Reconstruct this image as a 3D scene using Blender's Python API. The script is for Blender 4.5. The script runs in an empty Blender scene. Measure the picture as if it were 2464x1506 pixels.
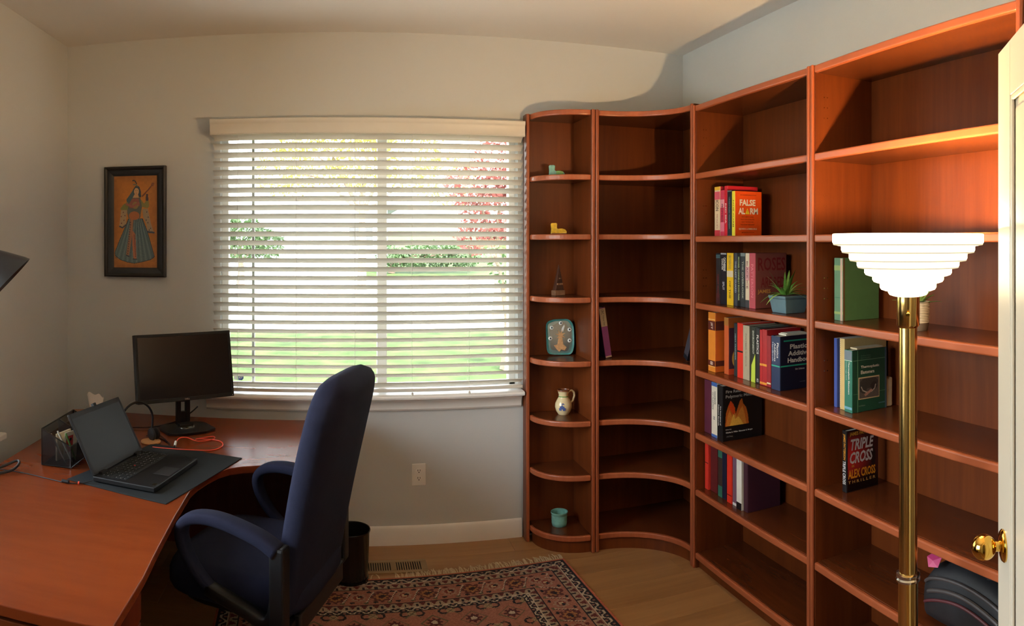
import bpy, bmesh, math, random
import numpy as np
from mathutils import Vector, Matrix
random.seed(7)
rng = np.random.default_rng(7)
PI = math.pi
SC = bpy.context.scene
COL = SC.collection

# ---------------------------------------------------------------- camera: hand-swept cylindrical panorama
# The room stands in metres, +Y towards the window wall, the photographer at the origin in the doorway.
cam = bpy.data.cameras.new('camera')
camo = bpy.data.objects.new('camera', cam)
COL.objects.link(camo)
camo.location = (0, 0, 1.62)
PXR = 1722.0                                   # pixels per radian of the 2464 x 1506 panorama
U0, U1 = (0 - 820.0) / PXR, (2464 - 820.0) / PXR
UM = (U0 + U1) / 2
camo.rotation_euler = (PI / 2, 0, -UM)
cam.type = 'PANO'
cam.panorama_type = 'CENTRAL_CYLINDRICAL'
cam.central_cylindrical_radius = 1.0
cam.central_cylindrical_range_u_min = U0 - UM
cam.central_cylindrical_range_u_max = U1 - UM
cam.central_cylindrical_range_v_min = (582.0 - 1506) / PXR
cam.central_cylindrical_range_v_max = 582.0 / PXR
cam.clip_start = 0.02
cam.clip_end = 300
SC.camera = camo

# ---------------------------------------------------------------- sky, sun, exposure
world = bpy.data.worlds.new('sky')
SC.world = world
world.use_nodes = True
wn = world.node_tree.nodes; wl = world.node_tree.links
wn.clear()
wout = wn.new('ShaderNodeOutputWorld'); wbg = wn.new('ShaderNodeBackground'); wsky = wn.new('ShaderNodeTexSky')
wsky.sky_type = 'NISHITA'
wsky.sun_disc = False
wsky.sun_elevation = math.radians(58)
wsky.sun_rotation = math.radians(160)
wsky.dust_density = 2.5
wsky.air_density = 1.0
whs = wn.new('ShaderNodeHueSaturation'); whs.inputs['Saturation'].default_value = 0.40
wmx = wn.new('ShaderNodeMix'); wmx.data_type = 'RGBA'; wmx.blend_type = 'MULTIPLY'; wmx.inputs[0].default_value = 1.0; wmx.inputs[7].default_value = (1.0, 0.97, 0.92, 1)
wl.new(wsky.outputs[0], whs.inputs['Color']); wl.new(whs.outputs[0], wmx.inputs[6]); wl.new(wmx.outputs[2], wbg.inputs[0]); wl.new(wbg.outputs[0], wout.inputs[0])
wbg.inputs[1].default_value = 4.0
sun = bpy.data.lights.new('sun', 'SUN')
sun.energy = 12.0
sun.angle = math.radians(0.55)
sun.color = (1.0, 0.97, 0.91)
suno = bpy.data.objects.new('sun', sun); COL.objects.link(suno)
suno.location = (3, -8, 14)
suno.rotation_euler = (math.radians(34), 0, math.radians(22))     # from behind the house, over the roof
SC.view_settings.view_transform = 'Standard'
SC.view_settings.look = 'None'
SC.view_settings.gamma = 1.0
SC.view_settings.use_curve_mapping = False
SC.view_settings.exposure = 0.38
SC.cycles.max_bounces = 10
SC.cycles.diffuse_bounces = 6
SC.cycles.glossy_bounces = 4
SC.cycles.transparent_max_bounces = 12
SC.cycles.caustics_reflective = False
SC.cycles.caustics_refractive = False
SC.cycles.sample_clamp_indirect = 6.0

# room measures
XL, XR, YB, YN, ZC = -1.534, 1.98, 3.8214, 0.30, 2.74
WX0, WX1, WZ0, WZ1 = -0.65, 0.965, 0.80, 2.23          # window in the back wall
LY0, LY1, LZ0, LZ1 = 1.00, 2.86, 0.80, 2.42            # window in the left wall
DX0, DX1, DZ = -0.20, 0.70, 2.05                       # doorway in the near wall

def portal(name, loc, rot, sx, sy):
    l = bpy.data.lights.new(name, 'AREA'); l.shape = 'RECTANGLE'; l.size = sx; l.size_y = sy
    try:
        l.cycles.is_portal = True
    except Exception:
        try: l.use_portal = True
        except Exception: return None
    o = bpy.data.objects.new(name, l); COL.objects.link(o)
    o.location = loc; o.rotation_euler = rot
    return o

# ---------------------------------------------------------------- helpers
def lin(c):
    return tuple(((v / 255) / 12.92 if v / 255 <= 0.04045 else ((v / 255 + 0.055) / 1.055) ** 2.4) for v in c)

class MB:
    def __init__(s): s.v = []; s.f = []; s.c = None
    def add(s, vs, fs):
        n = len(s.v); s.v += [tuple(p) for p in vs]; s.f += [tuple(i + n for i in f) for f in fs]; return s
    def box(s, x0, x1, y0, y1, z0, z1, m=None):
        vs = [Vector(p) for p in ((x0,y0,z0),(x1,y0,z0),(x1,y1,z0),(x0,y1,z0),(x0,y0,z1),(x1,y0,z1),(x1,y1,z1),(x0,y1,z1))]
        if m is not None: vs = [m @ p for p in vs]
        return s.add(vs, [(0,3,2,1),(4,5,6,7),(0,1,5,4),(1,2,6,5),(2,3,7,6),(3,0,4,7)])
    def prism(s, pts, z0, z1):
        n = len(pts)
        vs = [(x, y, z0) for x, y in pts] + [(x, y, z1) for x, y in pts]
        fs = [tuple(range(n - 1, -1, -1)), tuple(range(n, 2 * n))] + [(i, (i + 1) % n, n + (i + 1) % n, n + i) for i in range(n)]
        return s.add(vs, fs)
    def prism_m(s, pts, t0, t1, m):
        n = len(pts)
        vs = [m @ Vector((x, y, t0)) for x, y in pts] + [m @ Vector((x, y, t1)) for x, y in pts]
        fs = [tuple(range(n - 1, -1, -1)), tuple(range(n, 2 * n))] + [(i, (i + 1) % n, n + (i + 1) % n, n + i) for i in range(n)]
        return s.add(vs, fs)
    def lathe(s, prof, n=32, m=None, a0=0, closed=True):
        vs = []; fs = []
        for r, z in prof:
            for k in range(n):
                a = a0 + 2 * PI * k / n
                vs.append(Vector((r * math.cos(a), r * math.sin(a), z)))
        for i in range(len(prof) - 1):
            for k in range(n):
                k2 = (k + 1) % n
                fs.append((i * n + k, i * n + k2, (i + 1) * n + k2, (i + 1) * n + k))
        if prof[0][0] > 1e-6: fs.append(tuple(range(n - 1, -1, -1)))
        if closed and prof[-1][0] > 1e-6: fs.append(tuple(range((len(prof) - 1) * n, len(prof) * n)))
        if m is not None: vs = [m @ p for p in vs]
        return s.add(vs, fs)
    def loft(s, rings, caps=True):
        n = len(rings[0]); vs = [p for r in rings for p in r]; fs = []
        for i in range(len(rings) - 1):
            for k in range(n):
                k2 = (k + 1) % n
                fs.append((i * n + k, i * n + k2, (i + 1) * n + k2, (i + 1) * n + k))
        if caps:
            fs.append(tuple(range(n - 1, -1, -1))); fs.append(tuple(range((len(rings) - 1) * n, len(rings) * n)))
        return s.add(vs, fs)
    def tube(s, pts, r, n=8, rad=None):
        pts = [Vector(p) for p in pts]; rings = []
        up = Vector((0, 0, 1))
        prev = None
        for i, p in enumerate(pts):
            t = (pts[min(i + 1, len(pts) - 1)] - pts[max(i - 1, 0)])
            if t.length < 1e-9: t = Vector((0, 0, 1))
            t.normalize()
            if prev is None:
                a = t.cross(up)
                if a.length < 1e-3: a = t.cross(Vector((1, 0, 0)))
            else:
                a = prev - t * prev.dot(t)
            a.normalize(); prev = a
            b = t.cross(a)
            rr = rad[i] if rad else r
            rings.append([p + a * (rr * math.cos(2 * PI * k / n)) + b * (rr * math.sin(2 * PI * k / n)) for k in range(n)])
        return s.loft(rings)
    def build(s, name, mat=None, parent=None, smooth=False, bevel=0.0, seg=2, loc=None):
        me = bpy.data.meshes.new(name)
        me.from_pydata([tuple(p) for p in s.v], [], s.f)
        bm = bmesh.new(); bm.from_mesh(me); bmesh.ops.recalc_face_normals(bm, faces=bm.faces); bm.to_mesh(me); bm.free()
        return link(name, me, mat, parent, smooth, bevel, seg, loc)

def link(name, me, mat=None, parent=None, smooth=False, bevel=0.0, seg=2, loc=None):
    if mat is not None and not me.materials: me.materials.append(M[mat] if isinstance(mat, str) else mat)
    if smooth:
        me.polygons.foreach_set('use_smooth', [True] * len(me.polygons))
        if smooth != 'all': me.set_sharp_from_angle(angle=math.radians(38))
    o = bpy.data.objects.new(name, me); COL.objects.link(o)
    if parent is not None: o.parent = parent
    if loc is not None: o.location = loc
    if bevel:
        b = o.modifiers.new('edge', 'BEVEL'); b.width = bevel; b.segments = seg; b.limit_method = 'ANGLE'; b.angle_limit = math.radians(40)
        b.harden_normals = False
    return o

def tag(o, label, cat, group=None, kind=None):
    if label: o['label'] = label
    if cat: o['category'] = cat
    if group: o['group'] = group
    if kind: o['kind'] = kind
    return o
def thing(name, label, cat, loc=(0, 0, 0), rz=0.0, group=None):
    o = bpy.data.objects.new(name, None); COL.objects.link(o); o.empty_display_size = 0.05
    o.location = loc; o.rotation_euler = (0, 0, rz)
    return tag(o, label, cat, group)
def struct(o): o['kind'] = 'structure'; return o
def struct_empty(name, loc=(0, 0, 0)):
    o = bpy.data.objects.new(name, None); COL.objects.link(o); o.location = loc; o.empty_display_size = 0.05
    return struct(o)

def frame(x, y, o):                       # matrix with given x and y axes
    x = Vector(x).normalized(); y = Vector(y).normalized(); z = x.cross(y)
    return Matrix(((x.x, y.x, z.x, o[0]), (x.y, y.y, z.y, o[1]), (x.z, y.z, z.z, o[2]), (0, 0, 0, 1)))

def text(name, s, mat, parent, origin, xd, yd, height, width=None, bold=0.0, align='CENTER', shear=0.0, spacing=1.0):
    """flat lettering printed on a surface; origin is the middle of the line, height the capital height"""
    cu = bpy.data.curves.new(name, 'FONT'); cu.body = s; cu.size = 1.0; cu.align_x = 'LEFT'; cu.resolution_u = 2
    cu.offset = bold; cu.shear = shear; cu.space_character = spacing; cu.fill_mode = 'FRONT'
    t = bpy.data.objects.new(name, cu)
    me = bpy.data.meshes.new_from_object(t); bpy.data.objects.remove(t); bpy.data.curves.remove(cu)
    n = len(me.vertices)
    if n == 0: return None
    a = np.zeros(n * 3); me.vertices.foreach_get('co', a); a = a.reshape(-1, 3)
    lo = a.min(0); hi = a.max(0)
    k = height / max(1e-6, (hi[1] - lo[1])); kx = k
    w = (hi[0] - lo[0]) * kx
    if width: kx = width / (hi[0] - lo[0]); w = width
    xs = (a[:, 0] - lo[0]) * kx; ys = (a[:, 1] - (lo[1] + hi[1]) / 2) * k
    if align == 'CENTER': xs = xs - w / 2
    xd = np.array(Vector(xd).normalized()); yd = np.array(Vector(yd).normalized())
    p = np.array(origin)[None] + xs[:, None] * xd[None] + ys[:, None] * yd[None]
    me.vertices.foreach_set('co', p.ravel()); me.update()
    me.name = name
    me.materials.clear()
    return link(name, me, mat, parent)

class Canvas:                              # small raster that becomes a fine grid of flat coloured faces (print, weave, paint)
    def __init__(s, w, h, col): s.w, s.h = w, h; s.a = np.zeros((h, w, 3)); s.a[:] = lin(col); s.Y, s.X = np.mgrid[0:h, 0:w] + 0.5
    def put(s, m, col, k=1.0): c = np.array(lin(col)); s.a[m] = s.a[m] * (1 - k) + c * k
    def poly(s, pts, col, k=1.0):
        m = np.zeros((s.h, s.w), bool); n = len(pts)
        for i in range(n):
            x1, y1 = pts[i]; x2, y2 = pts[(i + 1) % n]
            if y1 == y2: continue
            c = ((y1 > s.Y) != (y2 > s.Y)) & (s.X < (x2 - x1) * (s.Y - y1) / (y2 - y1) + x1); m ^= c
        s.put(m, col, k); return m
    def ell(s, cx, cy, rx, ry, col, k=1.0, rot=0.0):
        c, q = math.cos(rot), math.sin(rot); dx = s.X - cx; dy = s.Y - cy
        m = ((dx * c + dy * q) / rx) ** 2 + ((-dx * q + dy * c) / ry) ** 2 <= 1; s.put(m, col, k); return m
    def line(s, pts, w, col, k=1.0):
        for (x1, y1), (x2, y2) in zip(pts[:-1], pts[1:]):
            L2 = (x2 - x1) ** 2 + (y2 - y1) ** 2 + 1e-9
            t = np.clip(((s.X - x1) * (x2 - x1) + (s.Y - y1) * (y2 - y1)) / L2, 0, 1)
            m = (s.X - x1 - t * (x2 - x1)) ** 2 + (s.Y - y1 - t * (y2 - y1)) ** 2 <= (w / 2) ** 2; s.put(m, col, k)
    def noise(s, amt):
        s.a *= (1 + amt * (rng.random((s.h, s.w, 1)) - 0.5) * 2)
    def mesh(s, name, mat, parent, origin, xd, yd, W, H):
        """origin is the top-left corner; xd to the right, yd upwards"""
        xd = np.array(Vector(xd).normalized()); yd = np.array(Vector(yd).normalized())
        gx, gy = np.meshgrid(np.linspace(0, W, s.w + 1), np.linspace(0, -H, s.h + 1))
        p = np.array(origin)[None, None] + gx[..., None] * xd + gy[..., None] * yd
        idx = np.arange((s.w + 1) * (s.h + 1)).reshape(s.h + 1, s.w + 1)
        f = np.stack([idx[1:, :-1], idx[1:, 1:], idx[:-1, 1:], idx[:-1, :-1]], -1).reshape(-1, 4)
        me = bpy.data.meshes.new(name)
        me.vertices.add(p.size // 3); me.vertices.foreach_set('co', p.reshape(-1).astype(np.float32))
        me.loops.add(f.size); me.loops.foreach_set('vertex_index', f.reshape(-1).astype(np.int32))
        me.polygons.add(len(f)); me.polygons.foreach_set('loop_start', np.arange(0, f.size, 4, dtype=np.int32))
        at = me.attributes.new('print', 'FLOAT_COLOR', 'FACE')
        c = np.ones((s.h * s.w, 4), np.float32); c[:, :3] = np.clip(s.a.reshape(-1, 3), 0, 1)
        at.data.foreach_set('color', c.ravel())
        me.update(calc_edges=True); me.validate()
        return link(name, me, mat, parent)

# ---------------------------------------------------------------- materials
M = {}
def new_mat(name):
    m = bpy.data.materials.new(name); m.use_nodes = True; M[name] = m
    nt = m.node_tree; return m, nt.nodes, nt.links, nt.nodes['Principled BSDF']
def mat(name, col, rough=0.5, metal=0.0, spec=0.5, var=0.06, vscale=6.0, bump=0.0, bscale=80.0, coat=0.0, sheen=0.0, emit=None, estr=0.0, trans=0.0, raw=False):
    m, n, l, b = new_mat(name)
    c = col if raw else lin(col)
    tc = n.new('ShaderNodeTexCoord')
    nz = n.new('ShaderNodeTexNoise'); nz.inputs['Scale'].default_value = vscale; nz.inputs['Detail'].default_value = 4
    l.new(tc.outputs['Object'], nz.inputs['Vector'])
    rp = n.new('ShaderNodeValToRGB')
    rp.color_ramp.elements[0].position = 0.3; rp.color_ramp.elements[1].position = 0.7
    rp.color_ramp.elements[0].color = (*[v * (1 - var) for v in c], 1); rp.color_ramp.elements[1].color = (*[min(1, v * (1 + var)) for v in c], 1)
    l.new(nz.outputs['Fac'], rp.inputs[0]); l.new(rp.outputs[0], b.inputs['Base Color'])
    b.inputs['Roughness'].default_value = rough; b.inputs['Metallic'].default_value = metal
    b.inputs['Specular IOR Level'].default_value = spec
    if coat: b.inputs['Coat Weight'].default_value = coat; b.inputs['Coat Roughness'].default_value = 0.12
    if sheen: b.inputs['Sheen Weight'].default_value = sheen; b.inputs['Sheen Roughness'].default_value = 0.5
    if emit: b.inputs['Emission Color'].default_value = (*lin(emit), 1); b.inputs['Emission Strength'].default_value = estr
    if bump:
        n2 = n.new('ShaderNodeTexNoise'); n2.inputs['Scale'].default_value = bscale; n2.inputs['Detail'].default_value = 5
        l.new(tc.outputs['Object'], n2.inputs['Vector'])
        bp = n.new('ShaderNodeBump'); bp.inputs['Strength'].default_value = bump; bp.inputs['Distance'].default_value = 0.004
        l.new(n2.outputs['Fac'], bp.inputs['Height']); l.new(bp.outputs[0], b.inputs['Normal'])
    return m
def wood(name, c1, c2, stretch=(1, 1, 12), scale=14.0, rough=0.3, rand=0.0, spec=0.5, coat=0.0):
    m, n, l, b = new_mat(name)
    tc = n.new('ShaderNodeTexCoord'); mp = n.new('ShaderNodeMapping')
    mp.inputs['Scale'].default_value = tuple(1.0 / s for s in stretch)
    l.new(tc.outputs['Object'], mp.inputs['Vector'])
    src = mp.outputs[0]
    if rand:
        oi = n.new('ShaderNodeObjectInfo'); cx = n.new('ShaderNodeCombineXYZ'); mu = n.new('ShaderNodeMath'); mu.operation = 'MULTIPLY'; mu.inputs[1].default_value = 37.0
        l.new(oi.outputs['Random'], mu.inputs[0]); l.new(mu.outputs[0], cx.inputs[0]); l.new(mu.outputs[0], cx.inputs[1])
        ad = n.new('ShaderNodeVectorMath'); ad.operation = 'ADD'; l.new(mp.outputs[0], ad.inputs[0]); l.new(cx.outputs[0], ad.inputs[1]); src = ad.outputs[0]
    n1 = n.new('ShaderNodeTexNoise'); n1.inputs['Scale'].default_value = scale; n1.inputs['Detail'].default_value = 7; n1.inputs['Roughness'].default_value = 0.6; n1.inputs['Distortion'].default_value = 0.6
    l.new(src, n1.inputs['Vector'])
    n2 = n.new('ShaderNodeTexNoise'); n2.inputs['Scale'].default_value = scale * 6; n2.inputs['Detail'].default_value = 3
    l.new(src, n2.inputs['Vector'])
    mx = n.new('ShaderNodeMix'); mx.data_type = 'FLOAT'; mx.inputs[0].default_value = 0.3
    l.new(n1.outputs['Fac'], mx.inputs[2]); l.new(n2.outputs['Fac'], mx.inputs[3])
    rp = n.new('ShaderNodeValToRGB'); rp.color_ramp.elements[0].position = 0.32; rp.color_ramp.elements[1].position = 0.68
    rp.color_ramp.elements[0].color = (*lin(c1), 1); rp.color_ramp.elements[1].color = (*lin(c2), 1)
    l.new(mx.outputs[0], rp.inputs[0])
    out = rp.outputs[0]
    if rand:
        hs = n.new('ShaderNodeHueSaturation'); mr = n.new('ShaderNodeMapRange'); mr.inputs[3].default_value = 1 - rand; mr.inputs[4].default_value = 1 + rand
        l.new(oi.outputs['Random'], mr.inputs[0]); l.new(mr.outputs[0], hs.inputs['Value']); l.new(out, hs.inputs['Color']); out = hs.outputs[0]
    l.new(out, b.inputs['Base Color'])
    b.inputs['Roughness'].default_value = rough; b.inputs['Specular IOR Level'].default_value = spec
    if coat: b.inputs['Coat Weight'].default_value = coat; b.inputs['Coat Roughness'].default_value = 0.1
    bp = n.new('ShaderNodeBump'); bp.inputs['Strength'].default_value = 0.04; bp.inputs['Distance'].default_value = 0.002
    l.new(n2.outputs['Fac'], bp.inputs['Height']); l.new(bp.outputs[0], b.inputs['Normal'])
    return m
def printed(name, rough=0.5, fine=0.0):
    m, n, l, b = new_mat(name)
    at = n.new('ShaderNodeAttribute'); at.attribute_name = 'print'
    l.new(at.outputs['Color'], b.inputs['Base Color']); b.inputs['Roughness'].default_value = rough
    if fine:
        tc = n.new('ShaderNodeTexCoord'); nz = n.new('ShaderNodeTexNoise'); nz.inputs['Scale'].default_value = 300; l.new(tc.outputs['Object'], nz.inputs['Vector'])
        bp = n.new('ShaderNodeBump'); bp.inputs['Strength'].default_value = fine; bp.inputs['Distance'].default_value = 0.004
        l.new(nz.outputs['Fac'], bp.inputs['Height']); l.new(bp.outputs[0], b.inputs['Normal']); b.inputs['Specular IOR Level'].default_value = 0.1
    return m
def see_through(name, col, alpha, rough=0.3):           # open weave or clear film
    m, n, l, b = new_mat(name)
    tr = n.new('ShaderNodeBsdfTransparent'); mx = n.new('ShaderNodeMixShader'); mx.inputs[0].default_value = alpha
    b.inputs['Base Color'].default_value = (*lin(col), 1); b.inputs['Roughness'].default_value = rough
    l.new(tr.outputs[0], mx.inputs[1]); l.new(b.outputs[0], mx.inputs[2]); l.new(mx.outputs[0], n['Material Output'].inputs[0])
    return m
def pane_mat(name):
    m, n, l, b = new_mat(name)
    tr = n.new('ShaderNodeBsdfTransparent'); tr.inputs[0].default_value = (0.95, 0.97, 0.96, 1)
    gl = n.new('ShaderNodeBsdfGlossy'); gl.inputs['Roughness'].default_value = 0.02
    fr = n.new('ShaderNodeFresnel'); fr.inputs[0].default_value = 1.45
    mx = n.new('ShaderNodeMixShader'); l.new(fr.outputs[0], mx.inputs[0]); l.new(tr.outputs[0], mx.inputs[1]); l.new(gl.outputs[0], mx.inputs[2])
    l.new(mx.outputs[0], n['Material Output'].inputs[0]); n.remove(b)
    return m
def translucent(name, col, k=0.35, rough=0.5):
    m, n, l, b = new_mat(name)
    b.inputs['Base Color'].default_value = (*lin(col), 1); b.inputs['Roughness'].default_value = rough
    tr = n.new('ShaderNodeBsdfTranslucent'); tr.inputs[0].default_value = (*lin(col), 1)
    mx = n.new('ShaderNodeMixShader'); mx.inputs[0].default_value = k
    l.new(b.outputs[0], mx.inputs[1]); l.new(tr.outputs[0], mx.inputs[2]); l.new(mx.outputs[0], n['Material Output'].inputs[0])
    return m
def glow(name, col, strength):
    m, n, l, b = new_mat(name)
    b.inputs['Base Color'].default_value = (0.8, 0.78, 0.72, 1)
    b.inputs['Emission Color'].default_value = (*lin(col), 1); b.inputs['Emission Strength'].default_value = strength; b.inputs['Roughness'].default_value = 0.3
    return m

mat('wall_paint', (203, 204, 202), 0.9, spec=0.2, var=0.012, vscale=2.0, bump=0.10, bscale=160)
mat('ceiling_paint', (228, 225, 219), 0.95, spec=0.1, var=0.012, vscale=2.0, bump=0.12, bscale=140)
mat('white_trim', (240, 236, 230), 0.4, var=0.015)
mat('door_paint', (206, 196, 178), 0.35, var=0.01)
translucent('slat_white', (222, 216, 204), 0.18, 0.45)
mat('valance_white', (214, 208, 196), 0.4, var=0.02)
mat('vinyl', (222, 220, 214), 0.4, var=0.02)
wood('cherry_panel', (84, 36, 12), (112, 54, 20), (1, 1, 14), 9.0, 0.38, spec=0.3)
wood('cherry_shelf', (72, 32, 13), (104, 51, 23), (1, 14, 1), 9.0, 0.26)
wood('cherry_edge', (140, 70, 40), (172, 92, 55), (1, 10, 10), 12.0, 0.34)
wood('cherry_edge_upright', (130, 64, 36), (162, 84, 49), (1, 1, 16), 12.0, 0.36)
wood('desk_top', (112, 46, 17), (130, 58, 23), (5, 1, 1), 4.0, 0.26, spec=0.45)
wood('desk_panel', (84, 30, 16), (112, 46, 24), (1, 1, 12), 8.0, 0.35)
wood('floor_oak', (138, 98, 58), (168, 126, 80), (12, 1, 1), 6.0, 0.42, rand=0.07)
mat('floor_base', (96, 70, 44), 0.8)
mat('chair_fabric', (29, 31, 49), 0.92, spec=0.15, var=0.08, vscale=30, bump=0.25, bscale=900)
mat('black_plastic', (17, 17, 19), 0.45, spec=0.35, var=0.05)
mat('black_matte', (18, 18, 20), 0.7, var=0.05)
mat('dark_grey_plastic', (46, 47, 50), 0.4)
mat('screen', (14, 12, 12), 0.28, spec=0.45, var=0.0)
mat('laptop_screen', (24, 23, 24), 0.5, spec=0.25, var=0.0)
mat('desk_mat', (27, 31, 33), 0.8, spec=0.25, var=0.04, bump=0.1, bscale=500)
mat('brass', (222, 186, 112), 0.17, metal=1.0, var=0.03)
mat('brass_bright', (226, 180, 84), 0.09, metal=1.0, var=0.02)
mat('silver', (200, 196, 186), 0.18, metal=1.0, var=0.02)
mat('black_metal', (20, 20, 21), 0.22, spec=0.6, var=0.03)
mat('lamp_black', (40, 40, 42), 0.38, var=0.03)
mat('register_tan', (150, 124, 88), 0.45, metal=0.3)
mat('void_dark', (10, 9, 8), 0.9)
mat('outlet_white', (242, 238, 232), 0.35, var=0.01)
mat('frame_black', (30, 27, 28), 0.45, var=0.08, vscale=20)
mat('paper', (226, 218, 198), 0.9, var=0.06, vscale=40)
mat('paper_old', (206, 186, 150), 0.9, var=0.08, vscale=40)
mat('tissue', (238, 234, 228), 0.95, var=0.02)
mat('cork', (190, 140, 88), 0.9, var=0.16, vscale=260)
mat('cable_orange', (226, 84, 60), 0.5)
mat('cable_black', (22, 22, 23), 0.5)
mat('rug_back', (120, 92, 66), 0.95)
mat('fringe', (196, 176, 142), 0.95, var=0.1, vscale=30)
mat('ceramic_cream', (226, 206, 160), 0.25, var=0.05, vscale=20, coat=0.4)
mat('ceramic_brown', (126, 72, 44), 0.35)
mat('ceramic_blue', (72, 92, 150), 0.3)
mat('turquoise', (116, 172, 160), 0.25, var=0.22, vscale=40, coat=0.4)
mat('turquoise_dark', (32, 92, 100), 0.25, var=0.35, vscale=26, coat=0.4)
mat('ceramic_yellow', (222, 172, 34), 0.28, var=0.25, vscale=50, coat=0.4)
mat('ceramic_green', (108, 156, 84), 0.28, var=0.25, vscale=50, coat=0.4)
mat('dark_wood', (70, 42, 30), 0.4, var=0.25, vscale=40)
mat('dark_wood_light', (128, 92, 66), 0.5, var=0.2, vscale=40)
mat('starfish', (196, 150, 104), 0.6, var=0.2, vscale=80)
mat('white_gloss', (232, 232, 226), 0.3)
mat('planter_blue', (92, 120, 132), 0.45, var=0.08, vscale=30)
mat('planter_stripe', (208, 192, 168), 0.55)
mat('planter_grey', (122, 104, 88), 0.6)
mat('leaf_green', (84, 130, 52), 0.45, var=0.3, vscale=60)
mat('leaf_pale', (132, 168, 84), 0.45, var=0.3, vscale=60)
mat('soil', (46, 34, 24), 0.95)
mat('bag_black', (26, 25, 28), 0.62, var=0.2, vscale=20, bump=0.4, bscale=25)
mat('bag_trim', (64, 58, 58), 0.5)
mat('bag_piping', (84, 34, 40), 0.5)
mat('film_magenta', (190, 60, 110), 0.4)
see_through('plastic_film', (120, 116, 120), 0.35, 0.15)
see_through('wire_mesh', (18, 18, 19), 0.42, 0.5)
pane_mat('window_glass')
glow('lamp_glass', (255, 226, 176), 7.0)
glow('lamp_bulb', (255, 206, 144), 3500.0)
glow('hall_fill_glow', (255, 226, 184), 9.0)
printed('paint_print', 0.5)
printed('cover_print', 0.35)
printed('rug_pile', 0.95, 0.6)
# ---------------------------------------------------------------- the room
T = 0.15
w = MB()
w.box(XL - T, WX0, YB, YB + T, 0, ZC).box(WX1, XR + T, YB, YB + T, 0, ZC).box(WX0, WX1, YB, YB + T, 0, WZ0).box(WX0, WX1, YB, YB + T, WZ1, ZC)
struct(w.build('wall_back', 'wall_paint'))
w = MB()
w.box(XL - T, XL, -1.4, LY0, 0, ZC).box(XL - T, XL, LY1, YB, 0, ZC).box(XL - T, XL, LY0, LY1, 0, LZ0).box(XL - T, XL, LY0, LY1, LZ1, ZC)
struct(w.build('wall_left', 'wall_paint'))
struct(MB().box(XR, XR + T, -1.4, YB, 0, ZC).build('wall_right', 'wall_paint'))
w = MB()
w.box(XL, DX0, YN - 0.12, YN, 0, ZC).box(DX1, XR, YN - 0.12, YN, 0, ZC).box(DX0, DX1, YN - 0.12, YN, DZ, ZC)
struct(w.build('wall_near', 'wall_paint'))
struct(MB().box(XL - T, XR + T, -1.52, -1.4, 0, ZC).build('wall_hall', 'wall_paint'))
struct(MB().box(XL - T - 0.3, XR + T + 0.3, -1.8, YB + T + 0.35, ZC, ZC + 0.15).build('ceiling', 'ceiling_paint'))
fl = struct(MB().box(XL - T, XR + T, -1.52, YB + T, -0.12, -0.012).build('floor', 'floor_base'))
# laminate boards laid across the room
PW, PL = 0.178, 1.22
pm = MB().box(0, PL - 0.0012, 0, PW - 0.0012, -0.012, 0).build('plank', 'floor_oak', fl, bevel=0.0010, seg=1)
pmesh = pm.data
first = True
nrow = int(math.ceil((YB + 1.4) / PW))
cut = {}
for r in range(nrow):
    y = YB - PW * (r + 1)
    off = (r * 0.47) % 1.0 * PL
    x = XL - off
    while x < XR:
        a, b = max(x, XL), min(x + PL, XR)
        if b - a > 0.02:
            if abs(b - a - PL) < 1e-6:
                if first: o = pm; first = False
                else:
                    o = pm.copy(); COL.objects.link(o); o.parent = fl
            else:
                key = round(b - a, 3)
                if key not in cut:
                    cut[key] = MB().box(0, b - a - 0.0012, 0, PW - 0.0012, -0.012, 0).build('plank', 'floor_oak', fl, bevel=0.0010, seg=1); o = cut[key]
                else:
                    o = cut[key].copy(); COL.objects.link(o); o.parent = fl
            o.name = 'plank'
            o.location = (a, y, 0)
        x += PL
if first: bpy.data.objects.remove(pm)

def base_profile(h=0.10):
    return [(0, 0), (0.016, 0), (0.016, h - 0.04), (0.013, h - 0.03), (0.012, h - 0.012), (0.007, h - 0.004), (0.004, h), (0, h)]
m = frame((0, -1, 0), (0, 0, 1), (XL, YB, 0))
struct(MB().prism_m(base_profile(), 0, -2.52, m).build('baseboard_back', 'white_trim', smooth=True))
m = frame((1, 0, 0), (0, 0, 1), (XL, YB, 0))
struct(MB().prism_m(base_profile(), 0.017, YB - YN, m).build('baseboard_left', 'white_trim', smooth=True))
m = frame((-1, 0, 0), (0, 0, 1), (XR, YN, 0))
struct(MB().prism_m(base_profile(), 0.0, 0.84, m).build('baseboard_right', 'white_trim', smooth=True))
# doorway casing on the near wall (behind the photographer's shoulder)
c = MB().box(DX0 - 0.09, DX0, YN, YN + 0.018, 0, DZ + 0.09).box(DX0, DX1, YN, YN + 0.018, DZ, DZ + 0.09).box(DX1 + 0.012, DX1 + 0.10, YN, YN + 0.018, 0, DZ + 0.09)
struct(c.build('trim_1', 'white_trim', bevel=0.004))

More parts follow.
